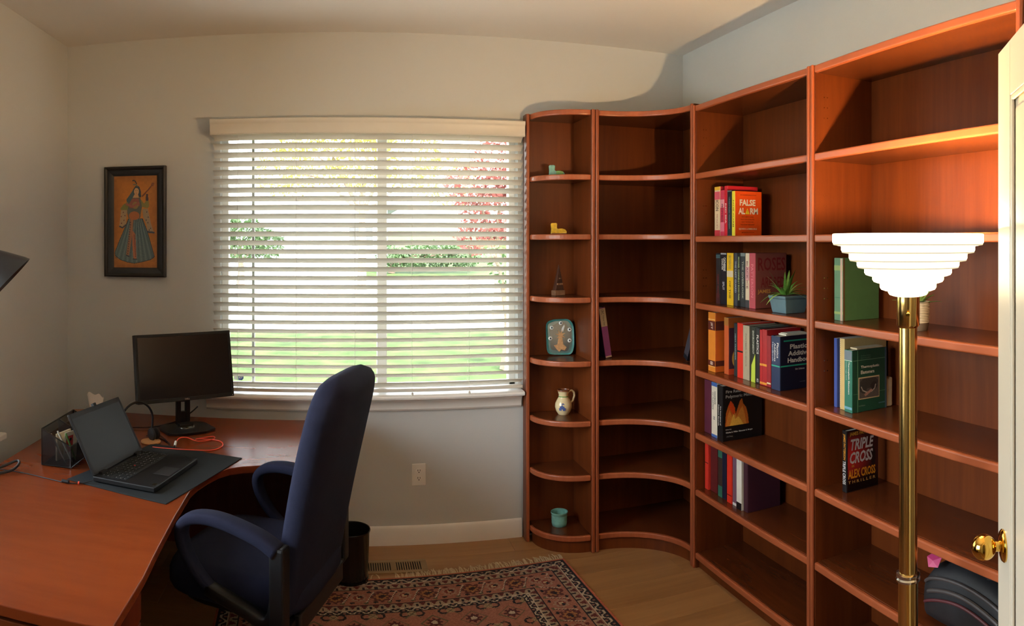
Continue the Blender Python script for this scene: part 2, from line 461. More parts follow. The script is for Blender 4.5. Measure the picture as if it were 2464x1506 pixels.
# ---- window in the back wall
win = struct_empty('window_1', ((WX0 + WX1) / 2, YB, WZ0))
def wpart(name, mb, matn, **k):
    o = mb.build(name, matn, win, **k); o.matrix_parent_inverse = Matrix.Translation(win.location).inverted(); return o
MX = 0.2245
fy0, fy1 = YB + 0.065, YB + 0.125
f = MB().box(WX0, WX0 + 0.035, fy0, fy1, WZ0, WZ1).box(WX1 - 0.035, WX1, fy0, fy1, WZ0, WZ1).box(WX0, WX1, fy0, fy1, WZ0, WZ0 + 0.045).box(WX0, WX1, fy0, fy1, WZ1 - 0.045, WZ1)
wpart('window_frame', f, 'vinyl', bevel=0.003)
wpart('mullion', MB().box(MX - 0.026, MX + 0.026, fy0 - 0.005, fy1, WZ0 + 0.04, WZ1 - 0.04), 'vinyl', bevel=0.003)
for x in (-0.484, 0.942):
    wpart('screen_stile', MB().box(x - 0.008, x + 0.008, fy1 - 0.012, fy1, WZ0 + 0.04, WZ1 - 0.04), 'vinyl', bevel=0.002)
for a, b in ((WX0 + 0.033, MX - 0.024), (MX + 0.024, WX1 - 0.033)):
    wpart('pane', MB().box(a, b, fy0 + 0.028, fy0 + 0.031, WZ0 + 0.04, WZ1 - 0.04), 'window_glass')
sill = [(0, 0.790), (0, 0.815), (-0.082, 0.815), (-0.094, 0.811), (-0.097, 0.804), (-0.094, 0.794), (-0.082, 0.790)]
m = frame((0, 1, 0), (0, 0, 1), (WX0 - 0.085, YB - 0.0005, 0))
wpart('window_sill', MB().prism_m(sill, 0, WX1 + 0.015 - WX0 + 0.085, m), 'white_trim', smooth=True)
wpart('inner_sill', MB().box(WX0, WX1, YB, fy0, WZ0 + 0.0005, 0.815), 'white_trim')
apr = [(0, 0.718), (0, 0.789), (-0.040, 0.789), (-0.040, 0.775), (-0.030, 0.768), (-0.022, 0.745), (-0.022, 0.728), (-0.014, 0.718)]
m = frame((0, 1, 0), (0, 0, 1), (WX0 - 0.072, YB - 0.0005, 0))
wpart('apron', MB().prism_m(apr, 0, WX1 + 0.015 - WX0 + 0.072, m), 'white_trim', smooth=True)
portal('window_portal', ((WX0 + WX1) / 2, YB + 0.14, (WZ0 + WZ1) / 2), (-PI / 2, 0, 0), WX1 - WX0, WZ1 - WZ0)

st = thing('window_sticker', 'small blue security sticker low on the window glass beside the monitor', 'sticker', (-0.553, fy0 + 0.026, 0.872))
MB().prism_m([(-0.014, -0.015), (0.010, -0.015), (0.018, -0.006), (0.018, 0.010), (0.012, 0.015), (-0.014, 0.015)], 0, 0.0015, frame((1, 0, 0), (0, 0, 1), (0, 0.0015, 0))).build('sticker_face', mat('sticker_blue', (44, 70, 150), 0.4), st)
MB().box(-0.036, -0.016, 0.0, 0.0015, -0.013, 0.013).build('sticker_margin', 'white_gloss', st)
text('sticker_text', 'ADT', 'white_gloss', st, (0.002, -0.001, 0), (1, 0, 0), (0, 0, 1), 0.011, 0.024, bold=0.02)

# ---- window in the left wall (only the end of its sill is in view)
win2 = struct_empty('window_2', (XL, (LY0 + LY1) / 2, LZ0))
def w2part(name, mb, matn, **k):
    o = mb.build(name, matn, win2, **k); o.matrix_parent_inverse = Matrix.Translation(win2.location).inverted(); return o
gx0, gx1 = XL - 0.125, XL - 0.065
f = MB().box(gx0, gx1, LY0, LY0 + 0.04, LZ0, LZ1).box(gx0, gx1, LY1 - 0.04, LY1, LZ0, LZ1).box(gx0, gx1, LY0, LY1, LZ0, LZ0 + 0.045).box(gx0, gx1, LY0, LY1, LZ1 - 0.045, LZ1)
w2part('window_frame', f, 'vinyl', bevel=0.003)
my = (LY0 + LY1) / 2
w2part('mullion', MB().box(gx0, gx1, my - 0.025, my + 0.025, LZ0 + 0.04, LZ1 - 0.04), 'vinyl', bevel=0.003)
for a, b in ((LY0 + 0.03, my - 0.02), (my + 0.02, LY1 - 0.03)):
    w2part('pane', MB().box(gx0 + 0.03, gx0 + 0.033, a, b, LZ0 + 0.04, LZ1 - 0.04), 'window_glass')
w2part('window_sill', MB().box(XL + 0.0005, XL + 0.075, LY0 - 0.06, 2.90, 0.728, 0.756), 'white_trim', bevel=0.006, seg=3)
w2part('inner_sill', MB().box(gx1, XL, LY0, LY1, LZ0, LZ0 + 0.012), 'white_trim')
portal('window_portal_2', (XL - 0.14, my, (LZ0 + LZ1) / 2), (0, -PI / 2, 0), LZ1 - LZ0, LY1 - LY0)

# ---- blind
bl = thing('window_blind', 'white two inch horizontal slat blind hanging across the window', 'blind', (0.15, YB - 0.05, 0.83))
BX0, BX1, BY = -0.677 - 0.15, 0.976 - 0.15, 0.0
NS, SP = 29, 0.0467
z0b = 0.868 - 0.83
tilt = math.radians(30)
sl = []
for i in range(9):
    t = -1 + 2 * i / 8
    sl.append((t * 0.0245, 0.0032 * (1 - t * t) + 0.0013))
for i in range(8, -1, -1):
    t = -1 + 2 * i / 8
    sl.append((t * 0.0245, 0.0032 * (1 - t * t) - 0.0013))
ca, sa = math.cos(tilt), math.sin(tilt)
prof = [(y * ca + z * sa, -y * sa + z * ca) for y, z in sl]            # room edge (negative y) up
slat = MB().prism_m(prof, 0, BX1 - BX0, frame((0, 1, 0), (0, 0, 1), (BX0, 0, 0))).build('slat', 'slat_white', bl, smooth=True)
slat.location = (0, BY, z0b)
for i in range(1, NS):
    o = slat.copy(); COL.objects.link(o); o.parent = bl; o.name = 'slat'; o.location = (0, BY, z0b + i * SP)
MB().box(BX0, BX1, -0.024, 0.024, 0.0, 0.016).build('bottom_rail', 'valance_white', bl, bevel=0.004)
MB().box(BX0, BX1, -0.026, 0.03, 1.385, 1.43).build('head_rail', 'vinyl', bl, bevel=0.002)
vp = [(0.0, 0.0), (-0.010, 0.0), (-0.014, 0.006), (-0.012, 0.016), (-0.012, 0.052), (-0.016, 0.060), (-0.020, 0.067), (-0.020, 0.080), (-0.014, 0.084), (0, 0.084)]
va = MB().prism_m(vp, 0, BX1 + 0.005 - BX0 + 0.012, frame((0, 1, 0), (0, 0, 1), (BX0 - 0.012, -0.035, 1.356)))
va.box(BX0 - 0.012, BX0 - 0.002, -0.036, 0.049, 1.356, 1.440)
va.build('valance', 'valance_white', bl, smooth=True)
for x in (-0.545, -0.235, 0.075, 0.375, 0.68):
    xx = x - 0.15
    MB().tube([(xx, -0.027, 0.0), (xx, -0.027, 1.40)], 0.0009, 5).tube([(xx, 0.027, 0.0), (xx, 0.027, 1.40)], 0.0009, 5).build('ladder_cord', 'valance_white', bl)
for x in (0.375, 0.68):
    xx = x - 0.15
    MB().lathe([(0.002, 0.0), (0.006, -0.004), (0.006, -0.016), (0.003, -0.024)], 10, Matrix.Translation((xx, -0.031, 0.0))).build('cord_tassel', 'valance_white', bl, smooth=True)

# ---- outlet on the wall
ou = thing('wall_outlet', 'white duplex outlet plate on the wall below the window', 'outlet', (0.4185, YB, 0.372))
MB().box(-0.037, 0.037, -0.006, -0.0004, -0.0585, 0.0585).build('plate', 'outlet_white', ou, bevel=0.003)
for dz in (0.020, -0.020):
    MB().prism_m([(0.017 * math.cos(a) , 0.0145 * math.sin(a)) for a in [2 * PI * k / 20 for k in range(20)]], 0, 0.0025, frame((1, 0, 0), (0, 0, 1), (0, -0.0055, dz))).build('socket', 'outlet_white', ou, bevel=0.0006)
    for dx in (-0.0062, 0.0062):
        MB().box(dx - 0.0012, dx + 0.0012, -0.0090, -0.0075, dz - 0.001, dz + 0.008).build('slot', 'void_dark', ou)
    MB().lathe([(0.0028, 0), (0.0028, 0.0015)], 10, frame((1, 0, 0), (0, 0, 1), (0, -0.0075, dz - 0.007))).build('ground_hole', 'void_dark', ou)

# ---- floor register
rg = thing('floor_register', 'tan metal floor register with dark slots in front of the window wall', 'register', (0.265, 3.555, 0.0))
MB().box(-0.155, 0.155, -0.058, 0.058, 0.0, 0.002).build('backing', 'void_dark', rg)
r = MB().box(-0.165, 0.165, -0.068, -0.045, 0.0, 0.006).box(-0.165, 0.165, 0.045, 0.068, 0.0, 0.006).box(-0.165, -0.140, -0.045, 0.045, 0.0, 0.006).box(0.140, 0.165, -0.045, 0.045, 0.0, 0.006).box(-0.012, 0.012, -0.045, 0.045, 0, 0.006)
r.build('frame', 'register_tan', rg, bevel=0.0015)
lv = MB().box(-0.0032, 0.0032, -0.045, 0.045, 0.0015, 0.0055).build('louver', 'register_tan', rg)
xs = [-0.132 + k * 0.0118 for k in range(11)] + [0.0195 + k * 0.0118 for k in range(11)]
lv.location = (xs[0], 0, 0)
for x in xs[1:]:
    o = lv.copy(); COL.objects.link(o); o.parent = rg; o.name = 'louver'; o.location = (x, 0, 0)

# ---- door leaf, open into the room
fx, fy = 1.27, 0.97
hx, hy = 0.715, 0.318
dv = Vector((hx - fx, hy - fy, 0)); DL = dv.length; dv.normalize()
nv = Vector((dv.y, -dv.x, 0))                              # towards the photographer's side
if nv.dot(Vector((-fx, -fy, 0))) < 0: nv = -nv
door = struct_empty('door_1', (fx, fy, 0.0))
DM = Matrix(((dv.x, nv.x, 0, 0), (dv.y, nv.y, 0, 0), (0, 0, 1, 0), (0, 0, 0, 1)))   # local: x from the knob edge to the hinge, y out of the visible face
def dpart(name, mb, matn, par=None, **k):
    mb.v = [tuple(DM @ Vector(p)) for p in mb.v]
    return mb.build(name, matn, par or door, **k)
TH = 0.035
dpart('stile', MB().box(0, 0.115, -TH, 0, 0.012, 2.04), 'door_paint', bevel=0.002)
dpart('stile', MB().box(DL - 0.115, DL, -TH, 0, 0.012, 2.04), 'door_paint', bevel=0.002)
dpart('stile', MB().box(DL / 2 - 0.055, DL / 2 + 0.055, -TH, 0, 0.012, 2.04), 'door_paint', bevel=0.002)
for a, b in ((0.012, 0.25), (1.925, 2.04)):
    for x0, x1 in ((0.115, DL / 2 - 0.055), (DL / 2 + 0.055, DL - 0.115)):
        dpart('rail', MB().box(x0, x1, -TH, 0, a, b), 'door_paint', bevel=0.002)
for a, b in ((0.25, 1.925),):
    for x0, x1 in ((0.115, DL / 2 - 0.055), (DL / 2 + 0.055, DL - 0.115)):
        p = MB().box(x0, x1, -TH + 0.008, -0.010, a, b)
        p.box(x0 + 0.03, x1 - 0.03, -TH + 0.003, -0.004, a + 0.03, b - 0.03)
        dpart('panel', p, 'door_paint', bevel=0.005, seg=3)
        q = MB()
        q.box(x0, x0 + 0.012, -0.008, -0.001, a, b).box(x1 - 0.012, x1, -0.008, -0.001, a, b).box(x0, x1, -0.008, -0.001, a, a + 0.012).box(x0, x1, -0.008, -0.001, b - 0.012, b)
        dpart('panel_molding', q, 'door_paint', bevel=0.003)
kz = 0.967
km = frame((1, 0, 0), (0, 0, 1), (0.06, 0, kz)) @ Matrix.Rotation(PI, 4, 'X')     # lathe axis out of the face
dpart('rosette', MB().lathe([(0.034, 0), (0.034, 0.003), (0.030, 0.007), (0.018, 0.009)], 32, km), 'brass_bright', smooth=True)
dpart('knob', MB().lathe([(0.0125, 0.006), (0.0115, 0.012), (0.011, 0.018), (0.0112, 0.0195)] + [(0.0275 * math.sin(a), 0.0445 - 0.0270 * math.cos(a)) for a in [0.42 + (PI - 0.42) * k / 14 for k in range(15)]], 40, km), 'brass_bright', smooth='all')
dpart('latch_plate', MB().box(-0.001, 0.001, -0.028, -0.007, kz - 0.028, kz + 0.028), 'brass')
for z in (0.2, 1.05, 1.86):
    dpart('hinge', MB().lathe([(0.007, -0.045), (0.007, 0.045)], 10, Matrix.Translation((DL - 0.004, 0.008, z))), 'brass', smooth=True)

# ---- added hall lamp, unseen behind the photographer, for fill through the doorway
hl = thing('hall_fill_light', 'added flush round fill light on the unseen hall ceiling behind the doorway', 'ceiling light', (0.15, -0.55, ZC))
MB().lathe([(0.17, 0), (0.17, -0.02), (0.15, -0.025)], 32).build('base_pan', 'brass', hl, smooth=True)
MB().lathe([(0.150, -0.024), (0.145, -0.05), (0.12, -0.08), (0.07, -0.10), (0.0, -0.107)], 32).build('glass_bowl', 'hall_fill_glow', hl, smooth=True)

# ---------------------------------------------------------------- outside the windows
mat('lawn_green', (42, 58, 24), 0.95, spec=0.1, var=0.5, vscale=2.5)
mat('concrete', (190, 186, 180), 0.9, var=0.06)
mat('bounce_paving', (200, 198, 193), 0.9, var=0.03)
mat('asphalt', (150, 150, 150), 0.95, var=0.08)
mat('house_white', (170, 178, 190), 0.8)
mat('garage_white', (176, 186, 202), 0.6)
mat('roof_grey', (140, 136, 132), 0.9)
mat('bark', (92, 78, 64), 0.9, var=0.3, vscale=20)
translucent('foliage_yellow', (116, 114, 46), 0.4)
translucent('foliage_green', (50, 72, 38), 0.4)
translucent('foliage_red', (104, 48, 42), 0.4)
GZ = -0.30
def ground(y): return GZ + max(0.0, (y - 15.5)) * 0.036
def strip(name, xs, ys, matn):
    mb = MB()
    for a, b in zip(ys[:-1], ys[1:]):
        mb.add([(xs[0], a, ground(a)), (xs[1], a, ground(a)), (xs[1], b, ground(b)), (xs[0], b, ground(b))], [(0, 1, 2, 3)])
    return mb.build(name, matn)
struct(MB().add([(-60, -40, GZ - 0.02), (60, -40, GZ - 0.02), (60, 15.5, GZ - 0.02), (-60, 15.5, GZ - 0.02)], [(0, 1, 2, 3)]).build('lawn', 'lawn_green'))
struct(MB().box(-12.0, XL - T - 0.05, -6.0, 7.0, GZ - 0.015, GZ + 0.02).build('bounce_patio', 'bounce_paving'))  # added unseen paving, bounces daylight up through the left window
struct(strip('street', (-60, 60), (15.5, 22, 28.5), 'concrete'))
struct(strip('verge', (-60, 60), (28.5, 32, 120), 'lawn_green'))
struct(MB().prism([(3.6, 8.2), (5.2, 8.0), (9.0, 15.5), (6.6, 15.5)], GZ - 0.01, GZ + 0.02).build('path', 'concrete'))
dr = strip('driveway', (-7.6, 0.9), (28.5, 33.5), 'concrete'); dr.location = (0, 0, 0.01); struct(dr)
gh = thing('neighbor_house', 'pale house with a wide garage door across the street', 'house', (-2.0, 36.0, ground(36)))
MB().box(-9.0, 4.2, -2.4, 6.0, 0, 2.75).build('wall', 'house_white', gh)
MB().add([(-9.6, -3.0, 2.75), (4.8, -3.0, 2.75), (4.8, 6.5, 2.75), (-9.6, 6.5, 2.75), (-7.5, 1.8, 4.6), (2.8, 1.8, 4.6)], [(0, 1, 5, 4), (1, 2, 5), (2, 3, 4, 5), (3, 0, 4), (0, 3, 2, 1)]).build('roof', 'roof_grey', gh)
gd = MB().box(-4.0, 1.4, -2.46, -2.38, 0.0, 2.2).build('garage_door', 'garage_white', gh)
for k in range(4): MB().box(-3.95, 1.35, -2.49, -2.45, 0.04 + k * 0.55, 0.54 + k * 0.55).build('door_section', 'garage_white', gd, bevel=0.01)
MB().box(1.7, 2.0, -2.5, -2.3, 0, 2.75).build('corner_post', 'roof_grey', gh)
wd = MB().box(2.3, 3.6, -2.46, -2.38, 0.9, 2.1).build('window', 'vinyl', gh)
MB().box(2.4, 3.5, -2.48, -2.45, 1.0, 2.0).build('pane', 'dark_grey_plastic', wd)

def tree(name, label, base, trunk_h, blobs, matn, nleaf, leaf, group='trees outside the window'):
    t = thing(name, label, 'tree', base, 0, group)
    tr = MB(); tr.tube([(0, 0, 0), (0.03, 0, trunk_h * 0.5), (0, 0.04, trunk_h)], 0.1, 8, [0.16, 0.12, 0.08])
    top = Vector((0, 0.04, trunk_h))
    for (x, y, z, r) in blobs:
        e = Vector((x, y, z)); tr.tube([top * 0.8, top.lerp(e, 0.5) + Vector((0, 0, 0.15)), e], 0.04, 6, [0.07, 0.045, 0.015])
    tr.build('trunk', 'bark', t, smooth=True)
    vol = np.array([b[3] ** 2 for b in blobs]); pick = rng.choice(len(blobs), nleaf, p=vol / vol.sum())
    bb = np.array(blobs)[pick]
    d = rng.normal(size=(nleaf, 3)); d /= np.linalg.norm(d, axis=1)[:, None]
    rad = bb[:, 3:4] * (0.45 + 0.55 * rng.random((nleaf, 1)) ** 0.6)
    c = bb[:, :3] + d * rad * np.array([1, 1, 0.8])
    u = rng.normal(size=(nleaf, 3)); u /= np.linalg.norm(u, axis=1)[:, None]
    v = np.cross(u, rng.normal(size=(nleaf, 3))); v /= np.linalg.norm(v, axis=1)[:, None]
    s = leaf * (0.6 + 0.8 * rng.random((nleaf, 1)))
    P = np.stack([c - u * s, c - v * s * 0.5, c + u * s, c + v * s * 0.5], 1).reshape(-1, 3)
    me = bpy.data.meshes.new('foliage'); me.from_pydata(P.tolist(), [], np.arange(nleaf * 4).reshape(-1, 4).tolist())
    o = link('foliage', me, matn, t); o['kind'] = 'stuff'
    return t
def gnd(x, y): return (x, y, (ground(y) if y > 15.5 else GZ - 0.02))
tree('garden_tree', 'tall yellow-green tree spreading across the upper middle of the window view', gnd(0.7, 24.0), 3.2, [(-2.6, 0, 4.0, 1.2), (-1.6, 0.5, 4.6, 1.5), (0, 0, 4.3, 1.3), (1.5, 0.4, 4.6, 1.5), (2.8, 0, 3.7, 1.2), (0.4, -0.4, 5.6, 1.4), (-2.0, 0, 5.6, 1.4)], 'foliage_yellow', 5200, 0.085)
tree('garden_tree', 'yellowing tree at the far left of the view through the window', gnd(-5.4, 21.0), 2.0, [(0, 0, 3.2, 1.3), (0.9, 0, 2.4, 0.8), (0.4, 0.3, 4.4, 1.3), (-1.0, 0, 3.8, 1.2)], 'foliage_yellow', 3800, 0.08)
tree('garden_tree', 'round green tree left of the pale garage', gnd(-3.6, 25.5), 1.0, [(0, 0, 1.7, 1.0), (0.9, 0, 1.5, 0.75), (-0.9, 0, 1.8, 0.9)], 'foliage_green', 3400, 0.08)
tree('garden_tree', 'red-leaved maple at the right side of the window', gnd(3.9, 17.5), 1.3, [(0, 0, 2.6, 1.0), (-0.6, 0, 3.2, 0.8), (0.7, 0, 3.3, 0.9), (-0.5, 0.2, 2.0, 0.6), (0.6, 0, 1.9, 0.6), (0.1, 0, 3.9, 0.8)], 'foliage_red', 4200, 0.07)
tree('garden_shrub', 'thin leggy green shrub at the right edge of the window view', gnd(2.55, 10.6), 0.9, [(0, 0, 1.5, 0.32), (0.3, 0, 1.2, 0.28), (-0.25, 0, 1.75, 0.25), (0.3, 0.1, 1.8, 0.3)], 'foliage_green', 420, 0.045)
tree('garden_shrub', 'low dark green hedge bush in front of the pale house', gnd(2.2, 31.0), 0.4, [(0, 0, 0.7, 0.7), (1.0, 0, 0.7, 0.7), (2.0, 0, 0.8, 0.8), (3.2, 0, 0.8, 0.8)], 'foliage_green', 2600, 0.09)
# ---------------------------------------------------------------- bookcases
LV = [0.090, 0.403, 0.685, 0.997, 1.330, 1.660, 1.972]
TOPZ, ST = 2.312, 0.030
def sub(o, par): o.parent = par; return o
def bc(label, loc): return thing('bookcase', label, 'bookcase', loc, 0, 'cherry bookcases along the right corner')
def part_at(t, name, mb, matn, par=None, **k):
    L = Vector(t.location)
    mb.v = [tuple(Vector(p) - L) for p in mb.v]
    return mb.build(name, matn, par or t, **k)
XW, YW = XR - 0.002, YB - 0.018                # backs of the cases, clear of wall and skirting
XF = 1.6855
# straight cases against the right wall
DROP, SWING = -0.012, math.radians(-3.8)       # a touch shorter than the corner cases; the lamp-side case stands slightly askew
def straight(label, y0, y1, swing=0.0):        # y0 near, y1 far
    t = bc(label, (XF, y1, 0)); t.rotation_euler = (0, 0, swing)
    TOPZ = 2.312 + DROP
    p = 0.0195
    for a, b in ((y0, y0 + p), (y1 - p, y1)):
        sp = part_at(t, 'side_panel', MB().box(XF + 0.008, XW, a, b, 0.0, TOPZ), 'cherry_panel', bevel=0.001, seg=1)
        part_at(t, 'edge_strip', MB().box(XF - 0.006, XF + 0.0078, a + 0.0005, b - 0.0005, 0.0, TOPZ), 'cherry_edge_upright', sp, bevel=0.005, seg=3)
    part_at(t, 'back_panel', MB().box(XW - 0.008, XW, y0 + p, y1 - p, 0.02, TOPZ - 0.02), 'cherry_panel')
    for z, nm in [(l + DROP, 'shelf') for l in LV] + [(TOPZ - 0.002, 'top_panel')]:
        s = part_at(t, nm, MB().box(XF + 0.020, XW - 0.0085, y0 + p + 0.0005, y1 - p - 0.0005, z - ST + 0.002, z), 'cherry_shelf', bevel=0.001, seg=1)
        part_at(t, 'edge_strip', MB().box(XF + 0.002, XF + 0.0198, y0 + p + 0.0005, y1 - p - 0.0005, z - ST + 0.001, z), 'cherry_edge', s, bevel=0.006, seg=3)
    part_at(t, 'plinth', MB().box(XF + 0.026, XF + 0.044, y0 + p, y1 - p, 0.0, LV[0] + DROP - ST), 'cherry_panel')
    # rows of shelf pin holes on the far side panel
    h = MB()
    for zz in (2.10, 2.14, 2.18, 1.80, 1.76, 1.48, 1.44, 1.40, 1.16, 1.12):
        for xx in (XF + 0.05, XF + 0.065):
            h.lathe([(0.0022, 0), (0.0022, 0.0008)], 8, frame((1, 0, 0), (0, 0, 1), (xx, y1 - p - 0.0001, zz)))
    part_at(t, 'shelf_pins', h, 'brass')['kind'] = 'stuff'
    return t
Y3, Y4, Y5 = 3.146, 2.188, 1.150
straight('straight cherry bookcase with the most books, beside the concave corner case', Y4 + 0.001, Y3)
straight('straight cherry bookcase behind the glowing floor lamp', Y5, Y4 - 0.001, SWING)
# quarter round end case on the window wall
X1, X2, YF = 0.990, 1.300, 3.500
XW2 = X2 - 0.001
t = bc('narrow quarter round cherry bookcase holding small ceramics, next to the window', ((X1 + X2) / 2, (YF + YW) / 2, 0))
p = 0.0195
sp = part_at(t, 'side_panel', MB().box(X1, X1 + p, YW - 0.062, YW, 0, TOPZ), 'cherry_panel', bevel=0.001, seg=1)
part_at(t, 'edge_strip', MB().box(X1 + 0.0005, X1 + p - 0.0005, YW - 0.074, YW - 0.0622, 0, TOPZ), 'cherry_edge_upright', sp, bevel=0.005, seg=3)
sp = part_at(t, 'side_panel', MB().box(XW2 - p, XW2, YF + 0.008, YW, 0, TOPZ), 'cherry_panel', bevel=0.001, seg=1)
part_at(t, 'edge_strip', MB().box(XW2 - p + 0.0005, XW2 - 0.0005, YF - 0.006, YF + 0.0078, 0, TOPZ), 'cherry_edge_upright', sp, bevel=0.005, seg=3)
part_at(t, 'back_panel', MB().box(X1 + p, XW2 - p, YW - 0.008, YW, 0.02, TOPZ - 0.02), 'cherry_panel')
ex0, ex1, ey0, ey1 = X1 + p + 0.0005, XW2 - p - 0.0005, YF + 0.004, YW - 0.066
def arc_convex(ins, n=20):
    ax, ay = ex1 - ex0 - ins, (ey1 - ey0) - ins
    return [(ex1 - ax * math.cos(a), ey1 - ay * math.sin(a)) for a in [PI / 2 * k / n for k in range(n + 1)]]
for z, nm in [(l, 'shelf') for l in LV] + [(TOPZ - 0.002, 'top_panel')]:
    a = arc_convex(0.018)
    s = part_at(t, nm, MB().prism(a + [(ex1, YW - 0.0085), (ex0 + 0.018, YW - 0.0085)], z - ST + 0.002, z), 'cherry_shelf')
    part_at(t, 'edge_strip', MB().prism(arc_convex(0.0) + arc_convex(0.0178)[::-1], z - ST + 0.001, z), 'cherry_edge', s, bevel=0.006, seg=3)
    part_at(t, 'edge_return', MB().box(ex0, ex0 + 0.0175, ey1, YW - 0.0085, z - ST + 0.002, z), 'cherry_shelf', s)
part_at(t, 'plinth', MB().prism(arc_convex(0.014) + arc_convex(0.030)[::-1], 0, LV[0] - ST), 'cherry_panel', smooth=True)
# concave corner case
X0 = X2 + 0.001
t = bc('dark concave corner cherry bookcase in the corner of the room', ((X0 + XW) / 2, (Y3 + YW) / 2, 0))
sp = part_at(t, 'side_panel', MB().box(X0, X0 + p, YF + 0.008, YW, 0, TOPZ), 'cherry_panel', bevel=0.001, seg=1)
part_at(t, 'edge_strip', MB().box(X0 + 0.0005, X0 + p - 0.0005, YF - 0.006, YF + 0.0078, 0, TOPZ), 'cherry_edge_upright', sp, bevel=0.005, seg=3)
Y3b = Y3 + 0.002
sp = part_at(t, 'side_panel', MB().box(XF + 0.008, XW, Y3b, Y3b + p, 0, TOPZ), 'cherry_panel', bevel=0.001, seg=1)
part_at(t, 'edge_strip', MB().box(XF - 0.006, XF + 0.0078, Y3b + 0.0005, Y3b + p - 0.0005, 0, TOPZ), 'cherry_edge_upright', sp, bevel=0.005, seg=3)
part_at(t, 'back_panel', MB().box(X0 + p, XW - 0.0085, YW - 0.008, YW, 0.02, TOPZ - 0.02), 'cherry_panel')
part_at(t, 'back_panel', MB().box(XW - 0.008, XW, Y3b + p, YW - 0.0085, 0.02, TOPZ - 0.02), 'cherry_panel')
qx0, qy0 = X0 + p + 0.0005, YF + 0.004
qx1, qy1 = XF + 0.002, Y3b + p + 0.0005
def arc_concave(ins, n=24):
    # runs from the window-wall side panel round to the right-wall side panel, hollow towards the room
    ax, ay = (qx1 - qx0), (qy0 - qy1)
    r = []
    for k in range(n + 1):
        a = PI / 2 * k / n
        x = qx0 + ax * math.sin(a); y = qy1 + ay * math.cos(a)
        nx, ny = math.sin(a) / ax, math.cos(a) / ay; L = math.hypot(nx, ny)
        r.append((min(x + ins * nx / L, XW), y + ins * ny / L))
    r[0] = (qx0, r[0][1]); r[-1] = (r[-1][0], qy1)
    return r
for z, nm in [(l, 'shelf') for l in LV] + [(TOPZ - 0.002, 'top_panel')]:
    a = arc_concave(0.018)
    s = part_at(t, nm, MB().prism(a + [(XW - 0.009, qy1), (XW - 0.009, YW - 0.009), (qx0, YW - 0.009)], z - ST + 0.002, z), 'cherry_shelf')
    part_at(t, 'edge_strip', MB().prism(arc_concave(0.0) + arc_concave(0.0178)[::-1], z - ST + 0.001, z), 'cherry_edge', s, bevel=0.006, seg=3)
part_at(t, 'plinth', MB().prism(arc_concave(0.016) + arc_concave(0.031)[::-1], 0, LV[0] - ST), 'cherry_panel', smooth=True)

# ---------------------------------------------------------------- books
BM = {}
def bcol(c, rough=0.4):
    if c not in BM: BM[c] = mat('book_cloth', c, rough, var=0.05, vscale=30)
    return BM[c]
INK = {}
def ink(c):
    if c not in INK: INK[c] = mat('ink', c, 0.5, var=0.0)
    return INK[c]
def book(label, xs, yf, yn, z, h, depth, spine, cover=None, pages='paper', group='books on the bookcase shelves', bands=(), spine_text=None, soft=False, tilt=0.0, case=None):
    """spine faces the room (-X), near cover faces the doorway (-Y); origin at the foot of the spine"""
    yc = (yf + yn) / 2; tk = yf - yn - 0.001
    t = thing('book', label, 'book', (xs, yc, z + 0.0006), 0, group)
    if tilt: t.rotation_euler = (tilt, 0, 0)
    bt = 0.0012 if soft else 0.0026
    cv = cover or spine
    ov = 0.0 if soft else 0.003
    MB().box(0.0, bt * 1.4, -tk / 2, tk / 2, 0, h).build('spine', bcol(spine), t, bevel=0.0012)
    for s in (-1, 1):
        y0, y1 = (tk / 2 - bt, tk / 2) if s > 0 else (-tk / 2, -tk / 2 + bt)
        MB().box(bt * 1.4, depth, y0, y1, 0, h).build('cover_board', bcol(cv), t, bevel=0.0006, seg=1)
    MB().box(bt * 1.4 + 0.0008, depth - ov, -tk / 2 + bt + 0.0002, tk / 2 - bt - 0.0002, ov, h - ov).build('page_block', pages, t)
    for a, b, c in bands:
        MB().box(-0.0005, 0.0003, -tk / 2 + 0.0006, tk / 2 - 0.0006, a * h, b * h).build('spine_band', bcol(c), t)
    for s in (spine_text or ()):
        txt, zc, hh, ln, c = s[:5]
        off = s[5] if len(s) > 5 else 0.0
        text('spine_lettering', txt, ink(c), t, (-0.0008, off, zc * h), (0, 0, -1), (0, -1, 0), hh, ln * h, bold=0.012)
    t['h'] = h; t['tk'] = tk; t['d'] = depth
    return t
def cov(t, txt, x, zf, hh, wd, c, bold=0.02, shear=0.0, align='CENTER', rise=0.0):
    """lettering on the near cover; x in metres from the spine, zf fraction of height"""
    return text('cover_lettering', txt, ink(c), t, (x, -t['tk'] / 2 - 0.0008, zf * t['h']), (1, 0, rise), (0, 0, 1), hh, wd, bold=bold, shear=shear, align=align)
def patch(t, x0, x1, z0, z1, c, name='cover_block', d=0.0005):
    h = t['h']
    return MB().box(x0, x1, -t['tk'] / 2 - d, -t['tk'] / 2 + 0.0002, z0 * h, z1 * h).build(name, bcol(c), t)

